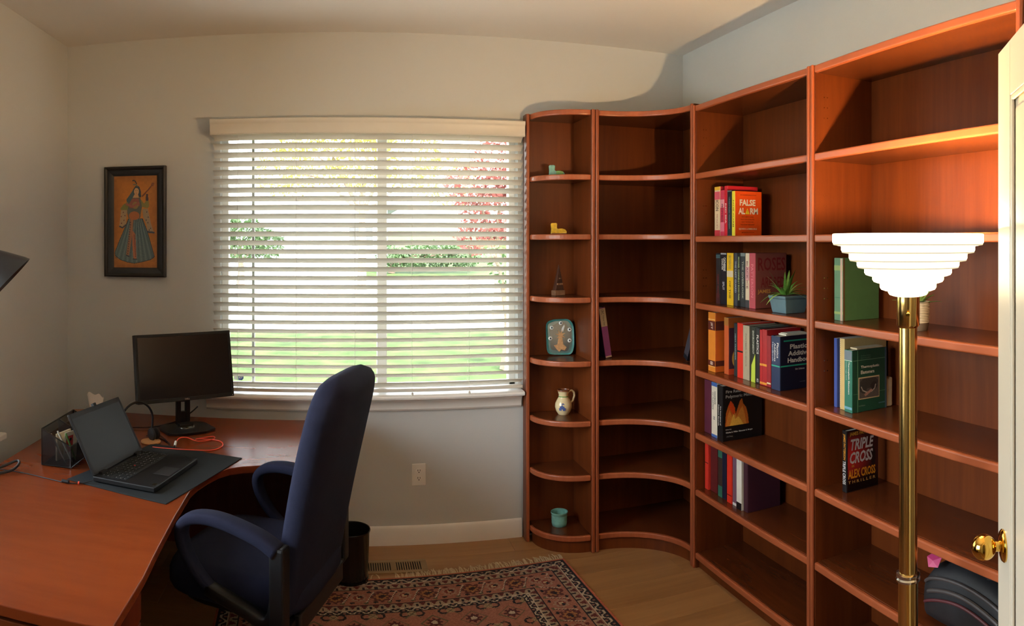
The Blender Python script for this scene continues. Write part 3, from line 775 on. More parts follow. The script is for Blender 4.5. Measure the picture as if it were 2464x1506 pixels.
z = 1.66; g = 'books beside the orange paperback'
W = (238, 232, 222)
book('cream spined book with red lettering, leftmost on the shelf with the orange paperback', 1.765, 3.066, 3.013, z, 0.242, 0.165, (222, 196, 160), (170, 40, 50), group=g, bands=[(0.0, 0.12, (196, 60, 70)), (0.74, 0.90, (214, 90, 110)), (0.93, 1.0, (230, 180, 60))], spine_text=[('ICON', 0.62, 0.026, 0.22, (60, 40, 36)), ('THE TALE OF A', 0.3, 0.012, 0.3, (160, 90, 80))])
book('pink-red spined paperback beside the cream and red book', 1.765, 3.011, 2.971, z, 0.222, 0.155, (196, 58, 84), soft=True, group=g, bands=[(0.10, 0.30, (222, 120, 140)), (0.62, 0.80, (228, 150, 160))], spine_text=[('PROPHECY', 0.5, 0.014, 0.4, (70, 20, 30))])
book('tall bright red hardback standing behind the orange paperback', 1.765, 2.971, 2.944, z, 0.241, 0.175, (206, 36, 52), group=g, spine_text=[('RED SEA', 0.45, 0.011, 0.4, W)])
book('black spined book pressed against the orange paperback', 1.755, 2.927, 2.887, z, 0.216, 0.155, (34, 38, 46), group=g, bands=[(0.0, 0.02, (90, 96, 100)), (0.97, 1.0, (90, 96, 100))], spine_text=[('UNSETTLED THOUGHT', 0.5, 0.010, 0.7, (120, 150, 160))])
t = book('orange paperback with big white title and a yellow spine', 1.75, 2.877, 2.849, z, 0.210, 0.150, (226, 214, 60), (232, 84, 22), soft=True, group=g, spine_text=[('FALSE ALARM', 0.5, 0.010, 0.6, (110, 70, 20))])
cov(t, 'FALSE', 0.070, 0.745, 0.030, 0.088, W, 0.035)
cov(t, 'AL', 0.037, 0.555, 0.030, 0.036, W, 0.035); cov(t, 'RM', 0.106, 0.555, 0.030, 0.044, W, 0.035)
MB().prism_m([(-0.012, -0.014), (0.012, -0.014), (0, 0.014)], 0, 0.0006, frame((1, 0, 0), (0, 0, 1), (0.069, -t['tk'] / 2 - 0.0002, 0.553 * 0.210))).build('warning_triangle', ink((236, 206, 50)), t)
cov(t, '!', 0.069, 0.545, 0.016, 0.0035, (60, 40, 20), 0.03)
for k, s in enumerate(('HOW CLIMATE CHANGE', 'PANIC COSTS US TRILLIONS,', 'HURTS THE POOR, AND', 'FAILS TO FIX THE PLANET')):
    cov(t, s, 0.070, 0.425 - k * 0.058, 0.0055, 0.078 if k % 2 else 0.066, (120, 34, 14), 0.01)
cov(t, 'BJORN LOMBORG', 0.072, 0.15, 0.0105, 0.100, (240, 200, 170), 0.02)
cov(t, 'BESTSELLING AUTHOR', 0.072, 0.075, 0.004, 0.07, (120, 34, 14), 0.01)
cov(t, 'AN INDISPENSABLE BOOK', 0.074, 0.915, 0.005, 0.09, (120, 34, 14), 0.01)

z = 1.33; g = 'books beside the aloe planter'
book('black hardback at the far left of the row beside the aloe planter', 1.76, 3.043, 3.002, z, 0.247, 0.165, (30, 30, 34), group=g, bands=[(0.0, 0.2, (60, 30, 34)), (0.9, 0.97, (60, 84, 90))], spine_text=[('NIGHT WATCH', 0.35, 0.016, 0.45, (120, 40, 40))])
book('thick black hardback with a white title block, second in the aloe planter row', 1.76, 2.998, 2.943, z, 0.248, 0.165, (26, 24, 34), group=g, bands=[(0.97, 1.0, (150, 150, 156))], spine_text=[('CATHERINE', 0.78, 0.020, 0.26, W, -0.010), ('COULTER', 0.78, 0.014, 0.22, W, 0.010), ('SPLIT', 0.36, 0.018, 0.16, (190, 190, 200))])
book('yellow spined hardback in the row beside the aloe planter', 1.76, 2.940, 2.882, z, 0.249, 0.165, (226, 180, 30), (60, 54, 50), group=g, bands=[(0.54, 0.66, (206, 190, 160))], spine_text=[('BROTHERHOOD', 0.82, 0.022, 0.26, (120, 110, 80)), ('OF THE', 0.3, 0.016, 0.34, (90, 74, 30))])
book('dark grey hardback right of the yellow spined one', 1.765, 2.881, 2.854, z, 0.249, 0.16, (58, 62, 72), group=g, spine_text=[('THE LAST GUARD', 0.55, 0.013, 0.6, (170, 180, 190))])
book('slim black hardback with pale green lettering beside the dark grey one', 1.765, 2.853, 2.825, z, 0.249, 0.16, (22, 24, 26), group=g, spine_text=[('MICHAEL CONNELLY ECHO PARK', 0.52, 0.012, 0.82, (190, 210, 150))])
book('charcoal hardback with silver lettering in the middle of the aloe planter row', 1.765, 2.824, 2.784, z, 0.250, 0.16, (44, 48, 52), group=g, bands=[(0.94, 1.0, (120, 130, 130))], spine_text=[('THE OVERLOOK', 0.5, 0.014, 0.7, (170, 176, 160))])
book('cream and pink spined hardback third from the planter', 1.765, 2.782, 2.749, z, 0.250, 0.16, (216, 196, 168), (60, 40, 40), group=g, bands=[(0.0, 0.14, (58, 56, 60)), (0.5, 0.75, (206, 150, 150))], spine_text=[('BLACK ICE', 0.6, 0.014, 0.5, (110, 50, 60))])
t = book('dark red hardback with large faded letters facing the aloe planter', 1.76, 2.741, 2.691, z, 0.251, 0.172, (178, 66, 78), (98, 34, 34), pages='paper_old', group=g, spine_text=[('PATTERSON', 0.5, 0.020, 0.6, (214, 120, 130))])
patch(t, 0.004, 0.170, 0.005, 0.995, (128, 70, 62))
cov(t, 'ROSES', 0.090, 0.80, 0.060, 0.150, (120, 20, 28), 0.015); cov(t, 'ARE RED', 0.095, 0.47, 0.048, 0.130, (120, 20, 28), 0.015)
cov(t, 'JAMES', 0.048, 0.30, 0.022, 0.07, (206, 150, 70), 0.02)
patch(t, 0.004, 0.170, 0.17, 0.235, (186, 160, 70), d=0.0004)

z = 0.997; g = 'books on the shelf with the thick blue handbook'
t = book('thick orange book with brown bands at the far left of the handbook shelf', 1.735, 3.077, 3.008, z, 0.290, 0.20, (222, 132, 44), (208, 96, 30), group=g, bands=[(0.10, 0.19, (92, 40, 30)), (0.70, 0.855, (92, 40, 30)), (0.875, 0.885, (236, 196, 130)), (0.085, 0.092, (236, 196, 130))], spine_text=[('JET', 0.775, 0.022, 0.12, (226, 200, 180)), ('8', 0.145, 0.026, 0.06, (226, 200, 180))])
patch(t, 0.002, 0.198, 0.70, 0.855, (92, 40, 30)); patch(t, 0.002, 0.198, 0.10, 0.19, (92, 40, 30))
t = book('orange spined book with a dark picture cover next to the thick orange one', 1.76, 2.965, 2.924, z, 0.272, 0.185, (198, 92, 48), (72, 40, 54), group=g, bands=[(0.86, 1.0, (170, 110, 50))])
patch(t, 0.002, 0.183, 0.0, 0.10, (206, 70, 40)); patch(t, 0.002, 0.183, 0.82, 1.0, (176, 90, 40))
MB().prism_m([(0.03 * math.cos(a), 0.045 * math.sin(a)) for a in [2 * PI * k / 24 for k in range(24)]], 0, 0.0006, frame((1, 0, 0), (0, 0, 1), (0.05, -t['tk'] / 2 - 0.0002, 0.075))).build('cover_shape', ink((206, 150, 70)), t)
book('slim dark green-grey book between the orange and the red ones', 1.775, 2.899, 2.870, z, 0.250, 0.17, (42, 50, 52), group=g, spine_text=[('HEAT TRANSFER', 0.55, 0.010, 0.5, (150, 170, 170))])
book('bright red spined book with one black band on the handbook shelf', 1.765, 2.853, 2.803, z, 0.256, 0.18, (222, 52, 36), group=g, bands=[(0.47, 0.50, (40, 30, 30))])
book('beige-grey book leaning in the middle of the handbook shelf', 1.765, 2.803, 2.749, z, 0.250, 0.18, (178, 164, 136), (120, 116, 104), pages='paper_old', group=g, spine_text=[('POLYMER SCIENCE', 0.55, 0.012, 0.6, (140, 120, 110))])
t = book('black and lime green book on the handbook shelf', 1.765, 2.733, 2.697, z, 0.250, 0.18, (40, 44, 34), (96, 98, 84), group=g, spine_text=[('ENVIRONMENT', 0.72, 0.012, 0.42, (210, 210, 190))])
MB().add([(-0.0008, 0.017, 0.0), (-0.0008, -0.017, 0.0), (-0.0008, -0.017, 0.13), (-0.0008, 0.015, 0.075)], [(0, 1, 2, 3)]).build('spine_print', ink((190, 208, 70)), t)
book('black book with white lettering left of the two red volumes', 1.765, 2.695, 2.663, z, 0.249, 0.18, (34, 34, 34), (60, 60, 56), group=g, spine_text=[('PLASTICS', 0.7, 0.016, 0.34, W), ('ACS', 0.06, 0.014, 0.06, W)])
book('slimmer red volume with an orange band on the handbook shelf', 1.76, 2.655, 2.635, z, 0.245, 0.185, (176, 30, 34), group=g, bands=[(0.35, 0.39, (222, 150, 50)), (0.02, 0.06, (222, 150, 50))])
book('wider red volume with an orange band on the handbook shelf', 1.76, 2.635, 2.598, z, 0.248, 0.185, (172, 28, 34), group=g, bands=[(0.35, 0.39, (222, 150, 50)), (0.02, 0.06, (222, 150, 50))])
book('dark red shorter book touching the thick blue handbook', 1.76, 2.599, 2.567, z, 0.224, 0.175, (150, 26, 36), group=g, bands=[(0.06, 0.09, (226, 210, 160))])
t = book('thick navy handbook with green lines and white title', 1.75, 2.549, 2.484, z, 0.231, 0.185, (30, 46, 82), (18, 24, 46), group=g, bands=[(0.435, 0.46, (40, 160, 130))], spine_text=[('Plastics', 0.74, 0.014, 0.28, W, -0.016), ('Additives', 0.70, 0.012, 0.34, W, 0.004), ('Handbook', 0.70, 0.010, 0.36, (200, 200, 210), 0.020)])
for a, b in ((0.435, 0.46), (0.90, 0.925)): patch(t, 0.004 if a < 0.5 else 0.020, 0.183, a, b, (40, 160, 130))
for k, s in enumerate(('Plastics', 'Additives', 'Handbook')): cov(t, s, 0.105, 0.80 - k * 0.125, 0.021, (0.105, 0.125, 0.130)[k], (214, 208, 196), 0.03)
cov(t, '5th Edition', 0.105, 0.375, 0.008, 0.05, (200, 196, 190), 0.01); cov(t, 'HANSER', 0.12, 0.13, 0.004, 0.03, (130, 130, 140), 0.0)
# papers lying on top of the navy handbook
pp = thing('paper_sheaf', 'pale sheaf of papers lying on top of the navy handbook', 'paper', (1.845, 2.5165, 0.997 + 0.2322))
MB().box(-0.060, 0.058, -0.028, 0.028, 0, 0.007).build('sheet_stack', 'paper', pp, bevel=0.001)
MB().box(-0.052, 0.050, -0.025, 0.026, 0.0072, 0.010).build('top_sheets', 'paper', pp, bevel=0.001)

z = 0.685; g = 'books on the shelf with the flame cover'
book('wide plum coloured book at the left end of the flame cover shelf', 1.74, 3.124, 3.057, z, 0.262, 0.20, (92, 40, 58), group=g)
book('white spined book with blue ends beside the flame covered volume', 1.73, 3.036, 2.980, z, 0.265, 0.20, (222, 210, 190), (180, 176, 170), group=g, bands=[(0.0, 0.05, (70, 104, 168)), (0.93, 1.0, (70, 104, 168))], spine_text=[('HANDBOOK', 0.72, 0.013, 0.24, (50, 50, 56), -0.008), ('OF PLASTICS', 0.66, 0.011, 0.32, (80, 80, 90), 0.012), ('II', 0.35, 0.012, 0.05, (80, 80, 90))])
t = book('large black book with orange flames on its cover', 1.72, 2.963, 2.915, z, 0.262, 0.226, (20, 20, 22), (16, 16, 17), group=g, spine_text=[('Fire Retardancy of', 0.46, 0.011, 0.34, W, -0.008), ('Polymeric Materials', 0.46, 0.011, 0.38, W, 0.010)])
cv = Canvas(70, 60, (20, 18, 16))
for pts, c in (([(0, 60), (2, 30), (8, 14), (14, 2), (20, 10), (26, 20), (27, 36), (32, 22), (38, 6), (44, 0), (47, 12), (55, 22), (60, 40), (62, 60)], (190, 92, 30)), ([(2, 60), (6, 36), (12, 24), (16, 34), (20, 44), (26, 30), (30, 44), (38, 26), (46, 18), (52, 40), (56, 60)], (214, 130, 50)), ([(12, 60), (18, 42), (22, 30), (26, 46), (34, 40), (42, 50), (48, 60)], (236, 176, 70))):
    cv.poly(pts, c)
cv.poly([(8, 14), (14, 2), (22, 12), (27, 30), (22, 36), (14, 24)], (214, 70, 24))
cv.noise(0.15)
cv.mesh('cover_picture', 'cover_print', t, (0.016, -t['tk'] / 2 - 0.0006, 0.195), (1, 0, 0), (0, 0, 1), 0.150, 0.125)
cov(t, 'Fire Retardancy of', 0.105, 0.885, 0.019, 0.170, (170, 160, 150), 0.02); cov(t, 'Polymeric Materials', 0.112, 0.795, 0.019, 0.186, (170, 160, 150), 0.02)
cov(t, 'Edited by', 0.035, 0.205, 0.006, 0.032, W, 0.01); cov(t, 'Charles A. Wilkie  Alexander B. Morgan', 0.095, 0.150, 0.009, 0.150, W, 0.015); cov(t, 'CRC Press', 0.04, 0.08, 0.007, 0.035, (120, 120, 120), 0.01)

z = 0.403; g = 'books on the lowest filled shelf'
book('thin red book with a dark band at the left end of the lowest filled shelf', 1.74, 3.120, 3.086, z, 0.236, 0.18, (214, 54, 40), group=g, bands=[(0.55, 0.565, (60, 20, 20))])
book('thick maroon book on the lowest filled shelf', 1.75, 3.080, 3.013, z, 0.235, 0.19, (92, 28, 30), group=g)
book('dark book with green ends on the lowest filled shelf', 1.745, 2.997, 2.957, z, 0.242, 0.18, (58, 44, 38), group=g, bands=[(0.0, 0.22, (48, 104, 84)), (0.78, 1.0, (48, 104, 84))])
book('navy book between the green ended and the scarlet one', 1.745, 2.957, 2.918, z, 0.246, 0.18, (24, 28, 50), group=g)
book('scarlet book in the middle of the lowest filled shelf', 1.74, 2.906, 2.862, z, 0.248, 0.18, (218, 48, 30), group=g, bands=[(0.14, 0.16, (120, 24, 20))])
book('mauve-grey book left of the white one on the lowest filled shelf', 1.745, 2.862, 2.828, z, 0.246, 0.18, (112, 84, 100), group=g, bands=[(0.0, 0.05, (220, 214, 206))])
book('white spined book with a black foot on the lowest filled shelf', 1.735, 2.812, 2.768, z, 0.248, 0.18, (226, 220, 206), (206, 198, 180), group=g, bands=[(0.0, 0.13, (24, 22, 24))])
book('dark plum book at the right end of the lowest filled shelf', 1.745, 2.767, 2.731, z, 0.244, 0.18, (64, 30, 44), group=g)

g = 'books in the bookcase behind the lamp'
z = 1.33
t = book('tall green cloth book with worn tape along its spine behind the lamp', 1.765, 2.142, 2.084, z, 0.240, 0.176, (104, 142, 114), (80, 118, 74), pages='paper_old', group=g, bands=[(0.80, 0.88, (150, 170, 110)), (0.1, 0.14, (150, 170, 110)), (0.36, 0.37, (70, 120, 96))])
MB().box(-0.0012, 0.0004, -t['tk'] / 2 + 0.004, -t['tk'] / 2 + 0.016, 0, 0.238).build('spine_tape', bcol((206, 176, 160)), t)
patch(t, 0.0, 0.008, 0.0, 1.0, (110, 74, 44))
z = 0.997
book('slim blue folder leaning left of the spiral notebook', 1.76, 2.136, 2.116, z, 0.264, 0.20, (66, 84, 156), (60, 78, 150), soft=True, group=g, bands=[(0.0, 1.0, (74, 92, 164))])
nb = thing('spiral_notebook', 'wire bound notebook between the blue folder and the cream folder', 'notebook', (1.765, 2.1060, z + 0.0006), 0, g)
MB().box(0.006, 0.20, -0.007, 0.007, 0, 0.264).build('page_block', 'paper', nb)
MB().box(0.004, 0.204, -0.0078, -0.0072, 0, 0.266).build('cover_board', bcol((196, 190, 176)), nb)
sp_ = MB()
for k in range(34):
    zz = 0.006 + k * 0.0076
    sp_.tube([(0.004 + 0.006 * math.cos(a), 0.007 * math.sin(a), zz + 0.0012 * a) for a in [2 * PI * j / 10 for j in range(11)]], 0.0011, 5)
sp_.build('spiral_wire', 'silver', nb)
book('cream card folder behind the green elastomer book', 1.755, 2.090, 2.061, z, 0.268, 0.205, (216, 184, 122), (206, 178, 122), soft=True, group=g)
t = book('green textbook with a framed grey picture on its cover', 1.745, 2.049, 2.001, z, 0.232, 0.166, (40, 112, 92), (28, 76, 58), group=g, bands=[(0.84, 0.99, (108, 120, 130)), (0.825, 0.835, (190, 210, 190)), (0.05, 0.09, (110, 160, 180))], spine_text=[('Thermoplastic Elastomers', 0.55, 0.011, 0.52, W, -0.004), ('Holden Legge Quirk', 0.66, 0.006, 0.3, (180, 200, 180), 0.012)])
cov(t, 'Thermoplastic', 0.085, 0.715, 0.013, 0.088, (232, 222, 200), 0.025); cov(t, 'Elastomers', 0.073, 0.635, 0.013, 0.064, (232, 222, 200), 0.025)
for k, s in enumerate(('Geoffrey Holden', 'Hans R. Kricheldorf', 'Roderic P. Quirk')): cov(t, s, 0.064, 0.90 - k * 0.032, 0.005, 0.046, (110, 140, 116), 0.0)
patch(t, 0.026, 0.028, 0.0, 0.99, (96, 140, 104)); patch(t, 0.006, 0.160, 0.828, 0.834, (120, 160, 130)); patch(t, 0.006, 0.160, 0.292, 0.297, (96, 140, 104))
patch(t, 0.030, 0.130, 0.20, 0.555, (206, 180, 140), d=0.0007)
cv = Canvas(48, 42, (92, 84, 80)); cv.ell(24, 10, 22, 12, (60, 58, 56)); cv.ell(10, 20, 9, 12, (58, 56, 56)); cv.ell(36, 18, 8, 9, (44, 40, 42)); cv.line([(5, 18), (9, 26), (18, 30), (30, 30), (38, 24), (40, 16)], 2.2, (176, 166, 156)); cv.poly([(12, 34), (30, 24), (33, 28), (15, 39)], (170, 128, 116)); cv.noise(0.15)
cv.mesh('cover_picture', 'cover_print', t, (0.033, -t['tk'] / 2 - 0.0010, 0.124), (1, 0, 0), (0, 0, 1), 0.094, 0.074)
patch(t, 0.158, 0.166, 0.0, 1.0, (66, 86, 100)); cov(t, 'HANSER', 0.142, 0.10, 0.005, 0.03, (110, 150, 170), 0.01); cov(t, '2nd Edition', 0.046, 0.10, 0.005, 0.03, (150, 170, 150), 0.0)
nt = thing('paper_sheaf', 'loose papers lying across the cream folder and the green textbook', 'paper', (1.83, 2.0255, 0.997 + 0.2332))
MB().box(-0.06, 0.065, -0.022, 0.020, 0, 0.006).build('sheet_stack', 'paper_old', nt, bevel=0.001)
ck = thing('card_box', 'small cream card box half hidden behind the green textbook', 'box', (1.925, 2.024, 0.9976))
MB().box(-0.012, 0.020, -0.020, 0.022, 0, 0.112).build('box_body', 'paper_old', ck, bevel=0.006)
z = 0.685
t = book('thriller paperback with red and black cover and gold spine letters', 1.76, 2.083, 2.056, z, 0.232, 0.155, (22, 20, 22), (30, 18, 20), group=g, spine_text=[('JAMES PATTERSON', 0.735, 0.017, 0.42, (226, 150, 40)), ('TRIPLE CROSS', 0.315, 0.017, 0.38, (232, 226, 222))])
cv = Canvas(50, 76, (60, 22, 26))
r = np.clip(1.2 - np.hypot((cv.X - 4) / 30, (cv.Y - 34) / 30), 0, 1)[..., None]
cv.a = cv.a * (1 - r) + np.array(lin((206, 44, 40))) * r
cv.a *= np.clip((66 - cv.Y) / 14, 0.12, 1)[..., None]; cv.a *= np.clip((cv.Y + 2) / 12, 0.25, 1)[..., None]
cv.poly([(38, 30), (41, 22), (43, 26), (46, 34), (45, 52), (40, 52)], (24, 18, 20))
cv.mesh('cover_picture', 'cover_print', t, (0.006, -t['tk'] / 2 - 0.0006, 0.230), (1, 0, 0), (0, 0, 1), 0.147, 0.226)
for o in (('JAMES PATTERSON', 0.080, 0.93, 0.018, 0.13, (206, 150, 50)),): cov(t, *o, 0.03)
cov(t, 'TRIPLE', 0.076, 0.76, 0.042, 0.112, (206, 198, 192), 0.03, 0.25); cov(t, 'CROSS', 0.072, 0.545, 0.044, 0.112, (206, 198, 192), 0.03, 0.25)
cov(t, 'AN', 0.030, 0.415, 0.010, 0.012, (206, 150, 50), 0.02); cov(t, 'ALEX CROSS', 0.074, 0.285, 0.034, 0.132, (226, 146, 30), 0.03); cov(t, 'T H R I L L E R', 0.074, 0.155, 0.011, 0.132, (196, 150, 80), 0.02)

# books in the corner case
g = 'books in the concave corner case'
def loose(label, loc, rx, ry, rz, d, tk, h, spine, cover, bands=(), txt=()):
    t = thing('book', label, 'book', loc, 0, g); t.rotation_euler = (rx, ry, rz)
    MB().box(-tk / 2, tk / 2, 0, 0.0035, 0, h).build('spine', bcol(spine), t, bevel=0.0012)
    for s in (-1, 1): MB().box(*((tk / 2 - 0.0026, tk / 2) if s > 0 else (-tk / 2, -tk / 2 + 0.0026)), 0.0035, d, 0, h).build('cover_board', bcol(cover), t)
    MB().box(-tk / 2 + 0.003, tk / 2 - 0.003, 0.004, d - 0.004, 0.003, h - 0.003).build('page_block', 'paper', t)
    for a, b, c in bands: MB().box(-tk / 2 + 0.0006, tk / 2 - 0.0006, -0.0006, 0.0003, a * h, b * h).build('spine_band', bcol(c), t)
    for s, zc, hh, ln, c in txt: text('spine_lettering', s, ink(c), t, (0, -0.0010, zc * h), (0, 0, -1), (1, 0, 0), hh, ln * h, bold=0.012)
    return t
loose('purple spined book leaning against the left side of the corner case', (1.405, 3.575, 1.0008), 0, math.radians(-8.5), 0, 0.19, 0.036, 0.272, (150, 78, 150), (96, 60, 110), [(0.62, 0.98, (206, 190, 160)), (0.0, 0.03, (226, 206, 180))], [('CRC', 0.91, 0.014, 0.10, (90, 80, 70)), ('Polymer Data', 0.74, 0.011, 0.2, (110, 90, 70))])
loose('thin navy book standing behind the purple one in the corner case', (1.334, 3.60, 0.9976), 0, 0, 0, 0.17, 0.018, 0.21, (30, 30, 56), (30, 30, 56))
loose('black book with a silver line leaning on the right side of the corner case', (1.735, 3.325, 1.0085), 0, math.radians(26), math.radians(-90), 0.14, 0.045, 0.215, (30, 31, 38), (26, 26, 32), [(0.12, 0.9, (66, 62, 70))])
# ---------------------------------------------------------------- small things in the round end case
def L(t, name, prof, matn, n=28, m=None, smooth=True, **k): return MB().lathe(prof, n, m).build(name, matn, t, smooth=smooth, **k)
def boot(label, loc, shaft, foot, toe):
    t = thing('ceramic_boot', label, 'figurine', loc, math.radians(-12), 'ceramic boots on the end case')
    pr = [(-0.043, 0.004), (-0.040, 0.0), (0.036, 0.0), (0.043, 0.006), (0.044, 0.016), (0.036, 0.026), (0.018, 0.031), (-0.004, 0.029), (-0.010, 0.036), (-0.008, 0.058), (-0.016, 0.062), (-0.038, 0.061), (-0.043, 0.056), (-0.040, 0.030)]
    a = [p for p in pr if True]
    MB().prism_m(a, -0.017, 0.017, frame((1, 0, 0), (0, 0, 1), (0, 0, 0))).build('boot_body', shaft, t, bevel=0.008, seg=4, smooth='all')
    MB().prism_m([(-0.006, 0.010), (0.036, 0.010), (0.042, 0.016), (0.036, 0.027), (0.018, 0.033), (-0.004, 0.031)], -0.0175, 0.0175, frame((1, 0, 0), (0, 0, 1), (0, 0, 0))).build('boot_foot', foot, t, bevel=0.007, seg=3, smooth='all')
    MB().prism_m([(-0.041, 0.0), (0.040, 0.0), (0.044, 0.007), (-0.042, 0.007)], -0.018, 0.018, frame((1, 0, 0), (0, 0, 1), (0, 0, 0))).build('sole', toe, t, bevel=0.002)
    return t
boot('turquoise glazed ceramic boot on the top shelf of the end case', (1.150, 3.70, 1.9726), 'turquoise', 'ceramic_green', 'ceramic_yellow')
boot('yellow glazed ceramic boot on the second shelf of the end case', (1.162, 3.70, 1.6606), 'ceramic_yellow', 'ceramic_yellow', 'ceramic_brown')
t = thing('wooden_obelisk', 'dark carved wooden pyramid trophy on a block base', 'sculpture', (1.160, 3.70, 1.3306), math.radians(14))
MB().box(-0.031, 0.031, -0.022, 0.022, 0, 0.028).build('base_block', 'dark_wood_light', t, bevel=0.002)
MB().add([(-0.026, -0.018, 0.0282), (0.026, -0.018, 0.0282), (0.026, 0.018, 0.0282), (-0.026, 0.018, 0.0282), (0.002, -0.002, 0.165), (0.005, -0.002, 0.165), (0.005, 0.002, 0.165), (0.002, 0.002, 0.165)], [(0, 3, 2, 1), (4, 5, 6, 7), (0, 1, 5, 4), (1, 2, 6, 5), (2, 3, 7, 6), (3, 0, 4, 7)]).build('spire', 'dark_wood', t, bevel=0.001)
for i, (x, zz, s) in enumerate(((-0.008, 0.062, 0.008), (0.010, 0.062, 0.008), (0.003, 0.092, 0.005))):
    MB().box(x - s, x + s, -0.020, -0.008, zz - s * 0.6, zz + s * 0.6).build('inlay', 'dark_wood_light', t, bevel=0.001)
# square plate with eyes, leaning on the back panel
t = thing('eye_plate', 'square turquoise glazed plate with white eye beads and a starfish', 'plate', (1.188, 3.750, 0.9976), 0)
t.rotation_euler = (math.radians(-9), 0, math.radians(-6))
def sq(a, b, p=4.5, n=48, wob=0.0):
    r = []
    for k in range(n):
        q = 2 * PI * k / n; c, s_ = math.cos(q), math.sin(q)
        w_ = 1 + wob * math.sin(5 * q + 1)
        r.append((a * w_ * math.copysign(abs(c) ** (2 / p), c), b * w_ * math.copysign(abs(s_) ** (2 / p), s_)))
    return r
pm_ = frame((1, 0, 0), (0, 0, 1), (0, 0, 0.0985))
MB().prism_m(sq(0.078, 0.098, wob=0.015), 0, 0.009, pm_).build('plate_body', 'turquoise_dark', t, bevel=0.003)
rim = MB(); o_ = sq(0.078, 0.098, wob=0.015); i_ = sq(0.068, 0.088, wob=0.03)
n_ = len(o_)
vs = [pm_ @ Vector((x, y, 0.0092)) for x, y in o_] + [pm_ @ Vector((x, y, 0.0092)) for x, y in i_] + [pm_ @ Vector((x * 0.99, y * 0.99, 0.0130)) for x, y in o_]
rim.add(vs, [(k, (k + 1) % n_, 2 * n_ + (k + 1) % n_, 2 * n_ + k) for k in range(n_)] + [(2 * n_ + k, 2 * n_ + (k + 1) % n_, n_ + (k + 1) % n_, n_ + k) for k in range(n_)])
rim.build('glazed_rim', mat('glaze_rim', (62, 128, 126), 0.25, var=0.3, vscale=30, coat=0.4), t, smooth=True)
mat('glaze_dark', (24, 46, 62), 0.25, var=0.3, vscale=30, coat=0.4)
MB().prism_m(sq(0.060, 0.078, 3, wob=0.06), 0.0092, 0.0100, pm_).build('glazed_field', 'glaze_dark', t)
for (x, y) in ((-0.046, 0.052), (0.006, 0.076), (0.054, 0.040), (-0.055, -0.006), (0.052, -0.020)):
    e = L(t, 'eye_bead', [(0.011, 0), (0.011, 0.002), (0.009, 0.0035), (0.0, 0.0040)], 'white_gloss', 18, pm_ @ Matrix.Translation((x, y, 0.0098)))
    L(t, 'pupil', [(0.0052, 0), (0.004, 0.0012), (0, 0.0015)], 'glaze_dark', 14, pm_ @ Matrix.Translation((x, y, 0.0136)), parent=None) if False else MB().lathe([(0.0048, 0), (0.0036, 0.0010), (0, 0.0013)], 14, pm_ @ Matrix.Translation((x, y, 0.0134))).build('pupil', 'glaze_dark', e, smooth=True)
def star(cx, cy, R1, R2, n=7): return [(cx + (R1 if k % 2 == 0 else R2) * math.cos(PI * k / n + 0.3), cy + (R1 if k % 2 == 0 else R2) * math.sin(PI * k / n + 0.3)) for k in range(2 * n)]
MB().prism_m(star(0.002, 0.012, 0.030, 0.011), 0.0100, 0.0150, pm_).build('starfish', 'starfish', t, bevel=0.001)
MB().prism_m([(-0.008, 0.002), (0.012, 0.004), (0.016, -0.040), (0.034, -0.056), (0.024, -0.074), (0.004, -0.068), (-0.008, -0.080), (-0.022, -0.066), (-0.038, -0.044), (-0.018, -0.040)], 0.0100, 0.0140, pm_).build('coral_relief', 'starfish', t, bevel=0.0015)
MB().prism_m([(0.004, 0.024), (0.012, 0.050), (0.024, 0.068), (0.028, 0.060), (0.018, 0.030)], 0.0100, 0.0130, pm_).build('leaf_relief', 'white_gloss', t, bevel=0.001)
# pitcher
t = thing('ceramic_pitcher', 'small cream pitcher with blue flowers and a rope twist handle', 'pitcher', (1.190, 3.700, 0.6856))
L(t, 'pitcher_body', [(0.028, 0), (0.030, 0.003), (0.040, 0.018), (0.0465, 0.040), (0.045, 0.060), (0.034, 0.082), (0.026, 0.094), (0.026, 0.106), (0.030, 0.120), (0.033, 0.130), (0.031, 0.131), (0.027, 0.120), (0.023, 0.106), (0.023, 0.095)], 'ceramic_cream', 36)
L(t, 'rim_band', [(0.0335, 0.126), (0.0345, 0.130), (0.033, 0.1335), (0.0305, 0.133), (0.0295, 0.127)], 'ceramic_brown', 36)
L(t, 'neck_band', [(0.0262, 0.0955), (0.0268, 0.098), (0.0262, 0.1005)], 'ceramic_brown', 36, closed=False) if False else MB().lathe([(0.0264, 0.095), (0.0272, 0.0975), (0.0266, 0.100)], 36).build('neck_band', 'ceramic_green', t, smooth=True)
hp = [Vector((0.026, 0, 0.118)), Vector((0.046, 0, 0.126)), Vector((0.060, 0, 0.114)), Vector((0.062, 0, 0.095)), Vector((0.054, 0, 0.072)), Vector((0.043, 0, 0.060))]
hq = []
for i in range(len(hp) - 1):
    for k in range(6): hq.append(hp[i].lerp(hp[i + 1], k / 6))
hq.append(hp[-1])
MB().tube(hq, 0.0055, 8, [0.0062 if i % 2 else 0.0048 for i in range(len(hq))]).build('handle', 'ceramic_cream', t, smooth=True)
